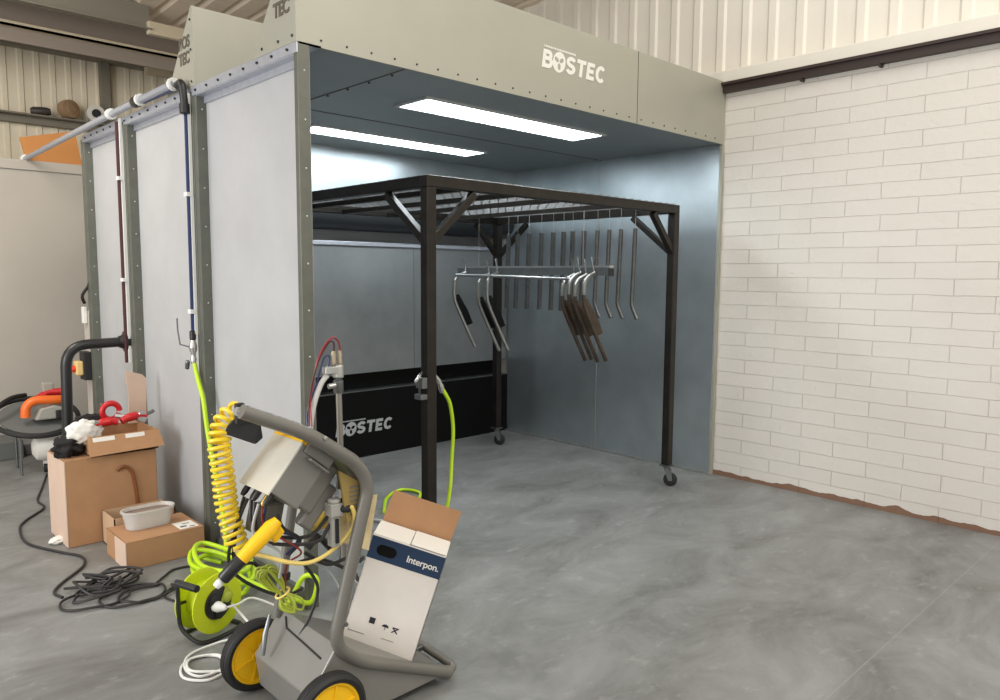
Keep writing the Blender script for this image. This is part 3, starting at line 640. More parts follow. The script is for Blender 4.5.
rr = thing('red_ring', (-0.31, 1.9, 0.70), 'red plastic ring standing up at the back of the open box', 'ring')
MB().tube([(-0.29+0.05*math.cos(a), 1.88, 0.74+0.05*math.sin(a)) for a in [k*PI*1.9/20 for k in range(21)]], 0.018, 10).build('ring_body', red_m, rr, smooth=True)
MB().tube([(-0.27, 1.86, 0.71), (-0.22, 1.83, 0.70), (-0.19, 1.86, 0.69)], 0.02, 8).build('ring_stem', steel, rr, smooth=True)
def lump(name, c, r, m_, label, cat, seed=1, sc=(1,1,0.6), amp=0.35):
    bm = bmesh.new(); bmesh.ops.create_icosphere(bm, subdivisions=4, radius=1.0)
    from mathutils import noise
    for v_ in bm.verts:
        n_ = noise.noise(v_.co*2.2 + V((seed*3.1,0,0))) + 0.5*noise.noise(v_.co*5 + V((0,seed*2.7,0)))
        v_.co = v_.co * (1 + amp*n_); v_.co = V((v_.co.x*sc[0]*r, v_.co.y*sc[1]*r, v_.co.z*sc[2]*r)) + V(c)
    me = bpy.data.meshes.new(name); bm.to_mesh(me); bm.free(); me.materials.append(m_)
    me.polygons.foreach_set('use_smooth', [True]*len(me.polygons))
    o = bpy.data.objects.new(name, me); COL.objects.link(o); return tag(o, label, cat)
lump('crumpled_paper', (-0.475, 1.76, 0.655), 0.085, paper_w, 'crumpled white paper sheet sticking up at the left end of the open box', 'paper', 8, (1.1, 0.5, 0.85), 0.26)
lump('black_rag', (-0.555, 1.80, 0.575), 0.085, rag, 'crumpled black cloth bundle on the left top of the tall box', 'cloth', 2, (0.9, 0.9, 0.75), 0.5)
lump('dark_bundle', (-0.38, 2.0, 0.68), 0.06, rag, 'black bundle at the back left of the open box', 'bundle', 5, (1.6, 0.8, 0.6))
lump('white_scrap', (-0.63, 1.80, 0.02), 0.035, paper_w, 'white paper scrap on the floor beside the tall box', 'paper', 4, (1.4,1,0.6))

# ------------------------------------------------------------ vacuum and table behind the boxes
vt = thing('round_table', (-0.33, 3.8, 0), 'round grey trolley table with a tubular rim left of the boxes', 'table')
tn = V((0, -0.40, 1)).normalized()
MB().lathe((-0.30, 3.8, 0.42), tn, [(0,0),(0.25,0),(0.26,0.01),(0.26,0.02),(0,0.02)], 36).build('table_top', grey_box, vt, smooth=True)
MB().tube([(-0.30+0.30*math.cos(a), 3.8+0.28*math.sin(a), 0.435+0.112*math.sin(a)) for a in [k*2*PI/36 for k in range(37)]], 0.020, 8, cap=False).build('rim', rubber, vt, smooth=True)
MB().tube(smooth_pts([(-0.62, 3.72, 0.50), (-0.54, 3.75, 0.57), (-0.44, 3.85, 0.60), (-0.34, 3.92, 0.60)]), 0.018, 8).build('rim_handle', rubber, vt, smooth=True)
for a in (0.5, 2.2, 3.9, 5.4): MB().tube([(-0.30+0.2*math.cos(a), 3.8+0.2*math.sin(a), 0.42+0.08*math.sin(a)), (-0.30+0.2*math.cos(a), 3.8+0.2*math.sin(a), 0.0)], 0.010, 8).build('leg', steel_dk, vt)
vc = thing('grinder', (-0.25, 3.75, 0.43), 'grey power tool with a large orange handle lying on the round table', 'power tool')
MB().tube(smooth_pts([(-0.40, 3.66, 0.46), (-0.39, 3.66, 0.54), (-0.33, 3.66, 0.585), (-0.20, 3.66, 0.58), (-0.10, 3.68, 0.57)]), 0.035, 12).build('handle', orange, vc, smooth=True)
MB().prism([(-0.34,3.62,0.43),(-0.12,3.62,0.43),(-0.12,3.62,0.51),(-0.20,3.62,0.54),(-0.30,3.62,0.52)], (0,0.14,0)).build('tool_body', mat('tool_grey', (0.33,0.32,0.28),0.5), vc, bevel=0.012)
MB().box((-0.20, 3.59, 0.435), (-0.13, 3.62, 0.50)).build('battery', rubber, vc, bevel=0.006)
MB().tube([(-0.28, 3.80, 0.58), (-0.20, 3.82, 0.62), (-0.10, 3.80, 0.62)], 0.03, 10).build('hose_collar', red_m, vc, smooth=True)
MB().box((-0.24, 3.80, 0.60), (-0.16, 3.87, 0.70)).build('tool_block', mat('tool_beige', (0.35,0.33,0.28),0.6), vc, bevel=0.01)
wc = thing('plastic_drum', (-0.24, 3.8, 0), 'white plastic container on its side under the round table', 'container')
MB().lathe((-0.33, 3.70, 0.20), (1,-0.1,0), [(0.05,-0.03),(0.10,0.0),(0.11,0.04),(0.11,0.16),(0.09,0.20),(0.04,0.21)], 20).build('drum_body', paper_w, wc, smooth=True)
MB().lathe((-0.22, 3.66, 0.035), (1,-0.1,0), [(0.035,-0.07),(0.035,0.08)], 14).build('foot', rubber, wc, smooth=True)
MB().box((-0.28,3.66,0.03),(-0.17,3.74,0.11)).build('stand', paper_w, wc)
tag(MB().box((-1.0, 4.30, 0), (-0.30, 4.66, 0.16)).build('grey_chest', grey_box, None, bevel=0.01), 'low flat grey chest on the floor against the beige partition', 'chest')
tag(MB().box((-0.28, 4.4, 0), (0.2, 4.66, 0.10)).build('grey_plinth', mat('plinth_grey', (0.2,0.2,0.2), 0.6), None, bevel=0.008), 'low grey plinth on the floor against the partition right of the grey chest', 'plinth')

# ------------------------------------------------------------ cables on the floor
Z = 0.0075
tag(MB().tube(smooth_pts([(-0.30,3.55,Z),(-0.42,3.15,Z),(-0.52,2.82,Z),(-0.53,2.60,Z),(-0.68,2.38,Z),(-0.745,2.22,Z),(-0.77,1.90,Z),(-0.67,1.62,Z),(-0.60,1.46,Z),(-0.63,1.30,Z),(-0.78,1.12,Z),(-0.835,1.02,Z),(-0.82,0.93,Z)]), 0.0075, 7).build('black_cable', black_cab, None, smooth=True),
    'single black cable snaking along the floor left of the tall box', 'cable')
rnd = random.Random(11); pts = []
for k in range(46):
    a = k*0.95; rx_ = rnd.uniform(0.05, 0.17); ry_ = rnd.uniform(0.05, 0.13)
    cx_ = -0.62 + rnd.uniform(-0.07, 0.07); cy_ = 0.90 + rnd.uniform(-0.06, 0.06)
    pts.append((cx_ + rx_*math.cos(a), cy_ + ry_*math.sin(a), 0.01 + rnd.uniform(0, 0.055)))
tag(MB().tube(smooth_pts(pts, 5), 0.0065, 6).build('cable_heap', black_cab, None, smooth=True), 'tangled heap of black cable on the floor in front of the boxes', 'cable')
def loops(spec, z):
    out = []
    for (cx_, cy_, rx_, ry_, n, a0) in spec:
        for k in range(n): a = a0 + k*0.55; out.append((cx_ + rx_*math.cos(a), cy_ + ry_*math.sin(a), z + 0.004*(k % 3)))
    return out
tag(MB().tube(smooth_pts(loops([(-0.70,0.80,0.16,0.12,12,0),(-0.56,0.72,0.15,0.12,12,0.4),(-0.50,0.70,0.13,0.10,11,1.0)], 0.008)), 0.0065, 6).build('cable_loops', black_cab, None, smooth=True), 'thin black cable spread in wide loops in front of the cable heap', 'cable')
tag(MB().tube(smooth_pts([(-0.42,0.80,Z),(-0.36,0.86,Z),(-0.28,0.92,Z),(-0.16,0.87,Z),(-0.22,0.72,Z),(-0.36,0.70,Z),(-0.45,0.60,Z),(-0.40,0.45,Z),(-0.33,0.40,Z)]), 0.006, 6).build('reel_lead', black_cab, None, smooth=True), 'black lead curling between the low box and the lime cable reel', 'cable')
tag(MB().tube(smooth_pts([(-0.36,0.03,0.13),(-0.33,-0.10,0.04),(-0.45,-0.03,0.006),(-0.58,-0.05,0.006),(-0.64,-0.15,0.006),(-0.62,-0.25,0.006),(-0.53,-0.25,0.006),(-0.50,-0.16,0.009),(-0.56,-0.09,0.006),(-0.64,-0.12,0.006),(-0.67,-0.22,0.006),(-0.60,-0.30,0.006),(-0.50,-0.26,0.01),(-0.50,-0.14,0.01),(-0.60,-0.10,0.012),(-0.63,-0.20,0.012),(-0.50,-0.30,0.006),(-0.42,-0.38,0.006)], 8), 0.0055, 6).build('white_cable', white_pl, None, smooth=True),
    'white flex coiled on the floor in front of the lime cable reel', 'cable')

# ------------------------------------------------------------ lime cable reel
rc = V((-0.44, 0.09, 0.155)); ax = V((0.30, -0.954, 0)).normalized(); sd = V((0.954, 0.30, 0))
reel = thing('cable_reel', (rc.x, rc.y, 0), 'lime green cable reel in a black stand on the floor beside the booth', 'cable reel')
for off in (-0.055, 0.055):
    MB().lathe(rc + ax*off, ax, [(0.045,-0.004),(0.125,-0.004),(0.132,0.0),(0.132,0.006),(0.118,0.010),(0.045,0.004)], 40).build('reel_disc', lime, reel, smooth=True)
MB().lathe(rc, ax, [(0.08,-0.052),(0.08,0.052)], 30).build('reel_drum', lime, reel, smooth=True)
fp = MB().lathe(rc + ax*0.062, ax, [(0.0,0.012),(0.06,0.012),(0.07,0.006),(0.072,0.0)], 30).build('socket_plate', plastic_blk, reel, smooth=True)
for k in range(3):
    a = k*2*PI/3 + 0.4; c_ = rc + ax*0.074 + (sd*math.cos(a) + V((0,0,1))*math.sin(a))*0.042
    MB().lathe(c_, ax, [(0.022,0),(0.024,0.006),(0.016,0.012),(0,0.012)], 16).build('socket', rubber if k else lime_cab, fp, smooth=True)
tri = [rc + ax*0.0755 + (sd*math.cos(a)*r_ + V((0,0,1))*math.sin(a)*r_) for a, r_ in ((0.15,0.075),(1.15,0.085),(0.7,0.0))]
MB().prism(tri, ax*0.002).build('warning_label', lime_cab, fp)
pl_ = MB().lathe(rc + ax*0.075 - sd*0.03, ax + sd*0.2, [(0.022,0),(0.024,0.02),(0.014,0.05),(0.008,0.06)], 14).build('plug', white_pl, reel, smooth=True)
MB().tube(smooth_pts([rc + ax*0.125 - sd*0.02, rc + ax*0.14 + sd*0.04 + V((0,0,-0.004)), rc + ax*0.13 + sd*0.13 + V((0,0,-0.012)), rc + ax*0.20 + sd*0.20 + V((0,0,-0.06))]), 0.005, 6).build('plug_flex', white_pl, pl_, smooth=True)
L_ = rc - sd*0.125
MB().tube([L_ + ax*0.085 + V((0,0,0.115)), L_ - ax*0.045 + V((0,0,0.115))], 0.016, 10).build('grip', plastic_blk, reel, smooth=True)
zf = V((0, 0, -0.145))
MB().tube(round_pts([L_ - ax*0.04 + V((0,0,0.115)), L_ - ax*0.035 + V((0,0,-0.09)), L_ + ax*0.06 + sd*0.02 + zf, rc + ax*0.085 + zf - sd*0.04, rc + ax*0.085 + sd*0.125 + zf, rc - ax*0.085 + sd*0.125 + zf, rc - ax*0.085 + zf - sd*0.06], 0.045), 0.0095, 8).build('stand_frame', plastic_blk, reel, smooth=True)
MB().tube([rc - ax*0.085, rc + ax*0.07], 0.012, 8).build('axle', plastic_blk, reel)
MB().tube([L_ - ax*0.04 + V((0,0,0.02)), rc - ax*0.075], 0.008, 8).tube([rc - ax*0.08, rc - ax*0.085 + zf], 0.008, 8).build('axle_arm', plastic_blk, reel)

# ------------------------------------------------------------ lime hoses
wl = [(-0.03,1.20,1.08),(-0.03,1.15,0.98),(-0.03,1.09,0.88),(-0.03,1.05,0.72),(-0.03,0.98,0.53),(-0.03,0.90,0.35),(-0.035,0.83,0.15),(-0.06,0.80,0.03)]
tag(MB().tube(smooth_pts(wl), 0.0125, 10).build('air_hose', lime_hose, None, smooth=True), 'lime air hose falling from the wall valve down to the floor', 'hose', 'lime air hoses')
def coil(spec, r):
    return MB().tube(smooth_pts(spec, 7), r, 10)
hp = []
rnd = random.Random(4)
for k in range(34):
    a = k*0.72 + 0.8; e = 1 + 0.12*math.sin(k*1.7)
    hp.append((-0.15 + 0.115*e*math.cos(a), 0.62 + 0.27*e*math.sin(a), 0.016 + 0.0036*k + 0.012*math.sin(k*2.1)))
hp += [(-0.18,0.35,0.12),(-0.10,0.26,0.06),(-0.02,0.12,0.025),(0.0,-0.03,0.05),(0.02,-0.05,0.16),(-0.02,0.0,0.17),(-0.07,0.04,0.06),(-0.14,0.02,0.02),(-0.20,-0.1,0.02),(-0.24,-0.30,0.04),(-0.30,-0.42,0.12)]
hp = [(x if x < -0.02 or y < -0.02 else -0.02, y, max(z, 0.014)) for (x, y, z) in hp]
tag(coil(hp, 0.0125).build('air_hose', lime_hose, None, smooth=True), 'lime air hose piled in coils on the floor between cable reel and cart', 'hose', 'lime air hoses')
tag(MB().tube(smooth_pts([(0.89,0.10,0.99),(0.925,0.09,0.93),(0.967,0.10,0.864),(0.996,0.11,0.716),(0.985,0.11,0.544),(0.955,0.09,0.38),(0.92,0.10,0.22),(0.90,0.18,0.08),(0.94,0.30,0.02),(1.10,0.52,0.014),(1.42,0.98,0.014),(1.55,1.15,0.014),(1.50,1.30,0.014),(1.30,1.20,0.014),(1.10,0.95,0.014)]), 0.011, 10).build('air_hose', lime_hose, None, smooth=True),
    'lime air hose hanging from the valve on the rack front left leg', 'hose', 'lime air hoses')
cv = thing('air_valve', (0.83, 0.1, 1.0), 'small chrome air valve with lever clipped to the rack front left leg', 'valve')
MB().tube([(0.835,0.09,1.06),(0.87,0.09,1.02),(0.895,0.09,0.975)], [0.010,0.014,0.012], 10).lathe((0.885,0.09,0.995),(0.3,0,-1),[(0.016,0),(0.018,0.02),(0.012,0.05)],12).build('coupling', chrome, cv, smooth=True)
MB().tube([(0.735,0.06,1.075),(0.70,0.04,1.06),(0.66,0.02,1.035)], [0.006,0.010,0.009], 8).build('lever', chrome, cv, smooth=True)
MB().box((0.715,0.03,0.99),(0.75,0.09,1.05)).box((0.705,0.03,0.93),(0.75,0.09,0.96)).box((0.74,0.088,0.95),(0.84,0.10,1.06)).build('valve_body', steel_dk, cv, bevel=0.004)
tag(MB().tube(smooth_pts([(0.10,-0.30,0.20),(0.25,0.0,0.10),(0.50,0.5,0.02),(0.75,0.86,0.013),(0.90,0.92,0.013),(1.0,0.80,0.013),(1.1,0.70,0.013)]), 0.010, 8).build('grey_hose', grey_hose, None, smooth=True), 'grey hose lying on the floor behind the white carton', 'hose')

# ------------------------------------------------------------ powder coating cart
cart = thing('powder_coating_cart', (-0.3, -0.75, 0), 'grey powder coating cart with two yellow-hubbed wheels and tall bent tube frame', 'cart')
NY, FY = -0.945, -0.705
near = round_pts([(0.085, NY, 0.040), (-0.33, NY, 0.235), (-0.43, NY, 0.33), (-0.280, NY, 0.865), (-0.325, NY, 0.95), (-0.51, NY, 1.080), (-0.73, NY+0.01, 1.180)], 0.07, 6)
MB().tube(near, 0.0235, 14).build('side_frame', cart_grey, cart, smooth=True)
far = round_pts([(0.135, FY, 0.035), (-0.33, FY+0.1, 0.235), (-0.40, FY, 0.30), (-0.53, FY, 0.44), (-0.46, FY, 0.69), (-0.43, FY, 0.80)], 0.06, 5)
MB().tube(round_pts([(0.075, NY, 0.042), (0.120, NY+0.01, 0.045), (0.135, FY, 0.045), (0.10, FY, 0.06), (-0.15, FY, 0.16), (-0.30, FY, 0.22)], 0.03), 0.0165, 12).build('front_loop', cart_grey, cart, smooth=True)
MB().tube([(-0.435, -0.55, 0.30), (-0.39, -0.55, 0.56), (-0.35, -0.55, 0.78), (-0.37, -0.68, 0.90)], 0.019, 12).build('rear_column', cart_grey, cart, smooth=True)
MB().lathe((-0.410, -0.55, 0.44), (0.18,0,1), [(0.026,0),(0.028,0.012),(0.026,0.025)], 14).build('clamp_ring', rubber, cart, smooth=True)
MB().box((-0.32, NY-0.03, 0.36), (-0.315, NY-0.03, 0.365))
MB().lathe((-0.40, NY, 0.395), (0.30,0,1), [(0.026,0),(0.026,0.006)], 14).build('joint_collar', steel_dk, cart, smooth=True)
# moulded hood behind the tube
hv = []; hf = []; hn = [p for p in near if p.z > 0.70]
for p in hn:
    hw = 0.02 + 0.15*min(1.0, max(0.0, (p.x + 0.745)/0.22)); hv += [p + V((0, 0.01, 0)), p + V((0.0, hw, -0.004))]
for k in range(len(hn)-1): hf.append((2*k, 2*k+2, 2*k+3, 2*k+1))
o = MB().add(hv, hf).build('hood', cart_grey, cart, smooth=True); sm_ = o.modifiers.new('solid', 'SOLIDIFY'); sm_.thickness = 0.016; sm_.offset = 0
ef = [p + V((0, 0.02 + 0.15*min(1.0, max(0.0, (p.x + 0.745)/0.22)), -0.004)) for p in hn]
MB().tube(ef, 0.014, 10).build('hood_edge', cart_grey, cart, smooth=True)
MB().lathe((-0.462, NY-0.0235, 1.062), (0,-1,0), [(0.008,0),(0.007,0.004),(0,0.006)], 10).build('bolt', steel, cart, smooth=True)
# control box hanging under the hood
hA = V((0.645, 0, 0.764)).normalized(); dA = V((0.764, 0, -0.645)).normalized()
Vc = V((-0.617, -0.885, 0.893)); wY = 0.20
cbx = MB()
cbx.obox(Vc + hA*0.094 + dA*0.062 + V((0, wY/2, 0)), hA*0.094, dA*0.062, V((0, wY/2, 0)))
cb_ = cbx.build('control_box', cart_sheet, cart, bevel=0.004)
MB().obox(Vc + hA*0.088 - dA*0.003 + V((0, wY/2, 0)), hA*0.100, dA*0.004, V((0, wY/2+0.003, 0))).build('cover_plate', cart_cream, cb_, bevel=0.002)['label'] = 'pale cream cover plate'
MB().obox(Vc + hA*0.204 + dA*0.010 + V((0, wY/2, 0)), hA*0.018, dA*0.016, V((0, wY/2, 0))).build('yellow_rim', yellow, cb_)['label'] = 'yellow edge strip'
MB().obox(Vc + hA*0.185 + dA*0.075 + V((0, -0.004, 0)), hA*0.02, dA*0.06, V((0, 0.006, 0))).obox(Vc + hA*0.155 + dA*0.085 + V((0, -0.012, 0)), hA*0.004, dA*0.045, V((0, 0.02, 0))).build('side_bracket', cart_sheet, cart, bevel=0.003)
MB().obox(Vc + hA*0.10 + dA*0.155 + V((0, 0.035, 0)), hA*0.09, dA*0.03, V((0, 0.025, 0))).obox(Vc + hA*0.05 + dA*0.20 + V((0, 0.04, 0)), hA*0.085, dA*0.03, V((0, 0.02, 0))).build('side_housing', cart_grey, cart, bevel=0.008)
MB().prism([(-0.385,NY+0.02,0.93),(-0.30,NY+0.02,0.875),(-0.285,NY+0.02,0.76),(-0.355,NY+0.02,0.74)], (0,0.01,0)).build('column_liner', mat('liner_ochre', (0.30,0.21,0.06), 0.5), cart)
rb = thing('tmp', (0,0,0), None, None); bpy.data.objects.remove(rb)
ribm = MB()
for k in range(7): ribm.box((-0.345, NY-0.002+0.02, 0.765+k*0.016), (-0.295, NY+0.0175, 0.772+k*0.016))
ribm.build('liner_ribs', cart_grey, cart)
# connectors along the lower edge
for k in range(7):
    y = Vc.y + 0.02 + k*0.027; b0 = Vc + V((0, y - Vc.y, 0)) + dA*(0.02 + 0.012*(k % 3))
    c = MB().tube([b0 + hA*0.004, b0 - hA*0.03, b0 - hA*0.045], [0.011, 0.011, 0.007], 10).build('connector', (plastic_blk, yellow, chrome)[k % 3 if k in (1, 2) else 0], cb_, smooth=True)
cab = [((0.0,0.0),0.0065,black_cab),]
def dcab(pts, r, m_, nm='cable'):
    return MB().tube(smooth_pts(pts), r, 7).build(nm, m_, cart, smooth=True)
e0 = lambda k, d=0.03: Vc + V((0, 0.02 + k*0.027, 0)) + dA*d - hA*0.045
dcab([e0(6), e0(6)+V((-0.03,0,-0.10)), e0(6)+V((-0.04,0.0,-0.22)), (-0.60,-0.72,0.60), (-0.55,-0.72,0.52)], 0.006, black_cab)
dcab([e0(5), e0(5)+V((-0.03,0,-0.06)), e0(5)+V((-0.06,0.03,-0.20)), (-0.64,-0.70,0.55), (-0.50,-0.70,0.45), (-0.40,-0.68,0.44)], 0.006, black_cab)
dcab([e0(4), e0(4)+V((-0.01,-0.02,-0.06)), e0(4)+V((0.03,-0.02,-0.12)), (-0.47,-0.85,0.70), (-0.40,-0.87,0.76), (-0.345,-0.88,0.815)], 0.0065, black_cab)
dcab([e0(3), e0(3)+V((-0.01,-0.02,-0.07)), e0(3)+V((0.03,-0.03,-0.14)), (-0.45,-0.87,0.68), (-0.40,-0.88,0.73), (-0.34,-0.90,0.80)], 0.0065, black_cab)
dcab([e0(2), e0(2)+V((-0.02,0,-0.10)), (-0.56,-0.83,0.66), (-0.55,-0.80,0.56)], 0.005, grey_hose)
dcab([e0(1), e0(1)+V((0.01,0,-0.08)), (-0.50,-0.86,0.66), (-0.52,-0.80,0.60), (-0.52,-0.78,0.50)], 0.0035, mat('tube_red', (0.20,0.02,0.02), 0.4))
dcab([e0(2,0.06), e0(2,0.06)+V((0.0,0,-0.06)), (-0.50,-0.84,0.70), (-0.50,-0.76,0.62)], 0.006, blue_pipe)
dcab([e0(0,0.08), e0(0,0.08)+V((0.02,0,-0.05)), (-0.49,-0.84,0.69), (-0.47,-0.72,0.60)], 0.006, black_cab)
dcab([(-0.42,-0.74,0.60),(-0.34,-0.76,0.54),(-0.26,-0.78,0.55),(-0.12,-0.60,0.44),(0.05,-0.40,0.36),(0.10,-0.3,0.30)], 0.007, black_cab)
dcab([(-0.45,-0.72,0.56),(-0.36,-0.74,0.56),(-0.22,-0.74,0.47),(-0.10,-0.60,0.36),(0.05,-0.50,0.30)], 0.007, black_cab)
dcab([(-0.42,-0.72,0.56),(-0.37,-0.74,0.46),(-0.40,-0.74,0.36),(-0.44,-0.72,0.28)], 0.006, black_cab)
dcab([(-0.40,-0.72,0.56),(-0.32,-0.74,0.50),(-0.27,-0.75,0.38),(-0.25,-0.72,0.22),(-0.2,-0.7,0.18)], 0.004, grey_hose)
MB().tube([(-0.42,-0.76,0.62),(-0.38,-0.76,0.66),(-0.36,-0.76,0.64)], [0.014,0.016,0.010], 8).tube([(-0.37,-0.77,0.65),(-0.33,-0.77,0.60)], 0.012, 8).build('black_tap', plastic_blk, cart, smooth=True)
MB().obox(V((-0.565,-0.735,0.77)), V((0.055,0,0)), V((0,0.03,0)), V((0.01,0,0.045))).build('rear_bracket', cart_grey, cart, bevel=0.01)
# regulator and yellowed bowl
rg = MB().box((-0.400,-0.90,0.655),(-0.368,-0.865,0.81)).box((-0.408,-0.91,0.765),(-0.358,-0.86,0.81)).lathe((-0.383,-0.885,0.81),(0,0,1),[(0.022,0),(0.024,0.010),(0.017,0.015)],14).build('regulator', mat('regulator_grey', (0.38,0.37,0.34), 0.4), cart, bevel=0.003)
MB().box((-0.389,-0.908,0.67),(-0.378,-0.90,0.755)).build('gauge_slot', rubber, rg)
MB().lathe((-0.36,-0.905,0.79),(0.5,-1,0),[(0.014,-0.01),(0.016,0.015),(0.010,0.03)],12).build('regulator_outlet', rubber, rg, smooth=True)
MB().lathe((-0.42,-0.80,0.70),(0.3,0,1),[(0.02,0),(0.05,0.02),(0.062,0.07),(0.064,0.08)],20).build('yellow_cup', mat('cup_yellow', (0.75,0.52,0.10), 0.4), cart, smooth=True)
fl = MB().prism([(-0.33,-0.80,0.78),(-0.20,-0.88,0.80),(-0.24,-0.88,0.60),(-0.33,-0.80,0.64)], (0.004,0.004,0)).build('plastic_sheet', film_m, cart); fl['label'] = 'yellowed translucent plastic sheet'
MB().tube([(-0.27+0.042*math.cos(a), -0.86+0.02*math.cos(a), 0.725+0.045*math.sin(a)) for a in [k*2*PI/20 for k in range(21)]], 0.008, 8, cap=False).build('sheet_ring', film_m, cart, smooth=True)
# body, tray, wheels
prof = [(-0.525, 0.175), (-0.415, 0.325), (-0.36, 0.285), (0.02, 0.085), (0.075, 0.055), (0.06, 0.035), (-0.30, 0.03), (-0.505, 0.045)]
body = MB().prism([(x, -0.945, z) for x, z in prof], (0, 0.41, 0)).build('cart_body', cart_sheet, cart, bevel=0.006)
MB().tube([(-0.427,-0.60,0.313),(-0.445,-0.64,0.288),(-0.45,-0.78,0.281),(-0.455,-0.90,0.274)], 0.0035, 6).build('body_seam', rubber, body)
MB().box((-0.20, -0.94, 0.10), (-0.02, -0.70, 0.112), None)
R0 = Matrix.Translation(V((-0.13, -0.82, 0.155))) @ Matrix.Rotation(math.radians(26.5), 4, 'Y')
MB().box((-0.19, -0.11, -0.006), (0.24, 0.11, 0.002), R0).build('tray', cart_grey, cart)
wb = MB().box((-0.018,-0.018,-0.006),(0.018,0.018,0.006), Matrix.Translation(V((-0.30,-0.88,0.265))))
def wheel(y, sgn):
    c = V((-0.487, y, 0.136))
    t = MB().lathe(c, (0,1,0), [(0.106,-0.020),(0.109,-0.027),(0.122,-0.029),(0.132,-0.022),(0.136,-0.010),(0.136,0.010),(0.132,0.022),(0.122,0.029),(0.109,0.027),(0.106,0.020),(0.106,-0.020)], 48, caps=False).build('tyre', rubber, cart, smooth=True)
    gr = MB()
    for off in (-0.012, 0.0, 0.012):
        gr.tube([c + V((0.1355*math.cos(a), off, 0.1355*math.sin(a))) for a in [k*2*PI/48 for k in range(49)]], 0.0018, 5, cap=False)
    gr.build('tread_rib', plastic_blk, t)
    h = MB().lathe(c, (0,1,0), [(0.0,-0.020),(0.022,-0.024),(0.024,-0.016),(0.092,-0.014),(0.100,-0.022),(0.108,-0.022),(0.108,0.018),(0.03,0.018),(0.0,0.018)], 40).build('hub', yellow, cart, smooth=True)
    for k in range(6):
        a = k*PI/3 + 0.3; d_ = V((math.cos(a), 0, math.sin(a)))
        MB().bar(c + d_*0.02 + V((0,-0.014,0)), c + d_*0.096 + V((0,-0.013,0)), 0.008, 0.012, (0,1,0)).build('spoke_rib', yellow, h)
    MB().lathe(c, (0,-1,0), [(0.012,0.02),(0.012,0.032),(0,0.034)], 12).build('axle_cap', steel_dk, h, smooth=True)
wheel(-0.470, 1); wheel(-1.005, -1)
MB().tube([(-0.487,-0.99,0.136),(-0.487,-0.48,0.136)], 0.012, 10).build('axle', steel_dk, cart)
cs = MB().box((0.02,-0.90,0.04),(0.08,-0.84,0.055)).build('front_caster', steel_dk, cart)
MB().lathe((0.05,-0.87,0.022),(0.7,0.7,0),[(0.022,-0.012),(0.022,0.012)],18).build('caster_wheel', rubber, cs, smooth=True)
cs2 = MB().box((0.07,-0.74,0.04),(0.13,-0.68,0.055)).build('front_caster', steel_dk, cart)
MB().lathe((0.09,-0.71,0.022),(0.7,0.7,0),[(0.022,-0.012),(0.022,0.012)],18).build('caster_wheel', rubber, cs2, smooth=True)
# gun holder at the grip end
MB().prism([(-0.675,-0.70,1.090),(-0.655,-0.72,1.118),(-0.585,-0.76,1.100),(-0.578,-0.76,1.045),(-0.60,-0.75,1.025),(-0.685,-0.70,1.065)], (0.006,0.012,0)).build('gun_holder', rubber, cart, bevel=0.004)
MB().box((-0.66,-0.745,1.10),(-0.63,-0.725,1.17)).build('holder_lug', rubber, cart, bevel=0.003)
# chain / hook below
MB().tube([(-0.49,-0.60,0.34),(-0.52,-0.62,0.28),(-0.535,-0.63,0.21)], [0.006,0.01,0.007], 8).build('earth_clip', steel_dk, cart, smooth=True)

# ------------------------------------------------------------ spiral hose
sp = []; base = [V(p) for p in smooth_pts([(-0.585,-0.66,1.075),(-0.62,-0.66,1.125),(-0.665,-0.66,1.10),(-0.69,-0.67,1.03),(-0.685,-0.68,0.93),(-0.68,-0.69,0.82),(-0.67,-0.71,0.74),(-0.66,-0.72,0.68)], 10)]
cum = [0]
for i in range(1, len(base)): cum.append(cum[-1] + (base[i]-base[i-1]).length)
turns = 24; NP = turns*14
for i in range(NP+1):
    s_ = cum[-1] * (i/NP)**1.0
    k = max(j for j in range(len(cum)) if cum[j] <= s_ + 1e-9); k = min(k, len(base)-2)
    t_ = (s_-cum[k])/(cum[k+1]-cum[k]); p = base[k].lerp(base[k+1], t_); T = (base[k+1]-base[k]).normalized()
    u_ = T.cross(V((0.7,-0.7,0.1))).normalized(); w_ = T.cross(u_); a = 2*PI*i/14
    sp.append(p + (u_*math.cos(a) + w_*math.sin(a))*0.033)
tail = [sp[-1]] + smooth_pts([sp[-1], (-0.655,-0.76,0.665), (-0.60,-0.80,0.65), (-0.54,-0.84,0.625), (-0.47,-0.86,0.61), (-0.40,-0.88,0.635), (-0.335,-0.91,0.70), (-0.33,-0.93,0.76), (-0.345,-0.935,0.80)], 6)[1:]
cp = thing('spiral_hose', (-0.7, -0.7, 0.7), 'yellow spiral air hose hanging at the left end of the cart frame', 'hose')
MB().tube(sp, 0.0072, 7).build('spiral', yel_hose, cp, smooth=True)
MB().tube(tail, 0.0075, 8).build('hose_tail', yel_pale, cp, smooth=True)['label'] = 'pale yellow straight tail of the hose'

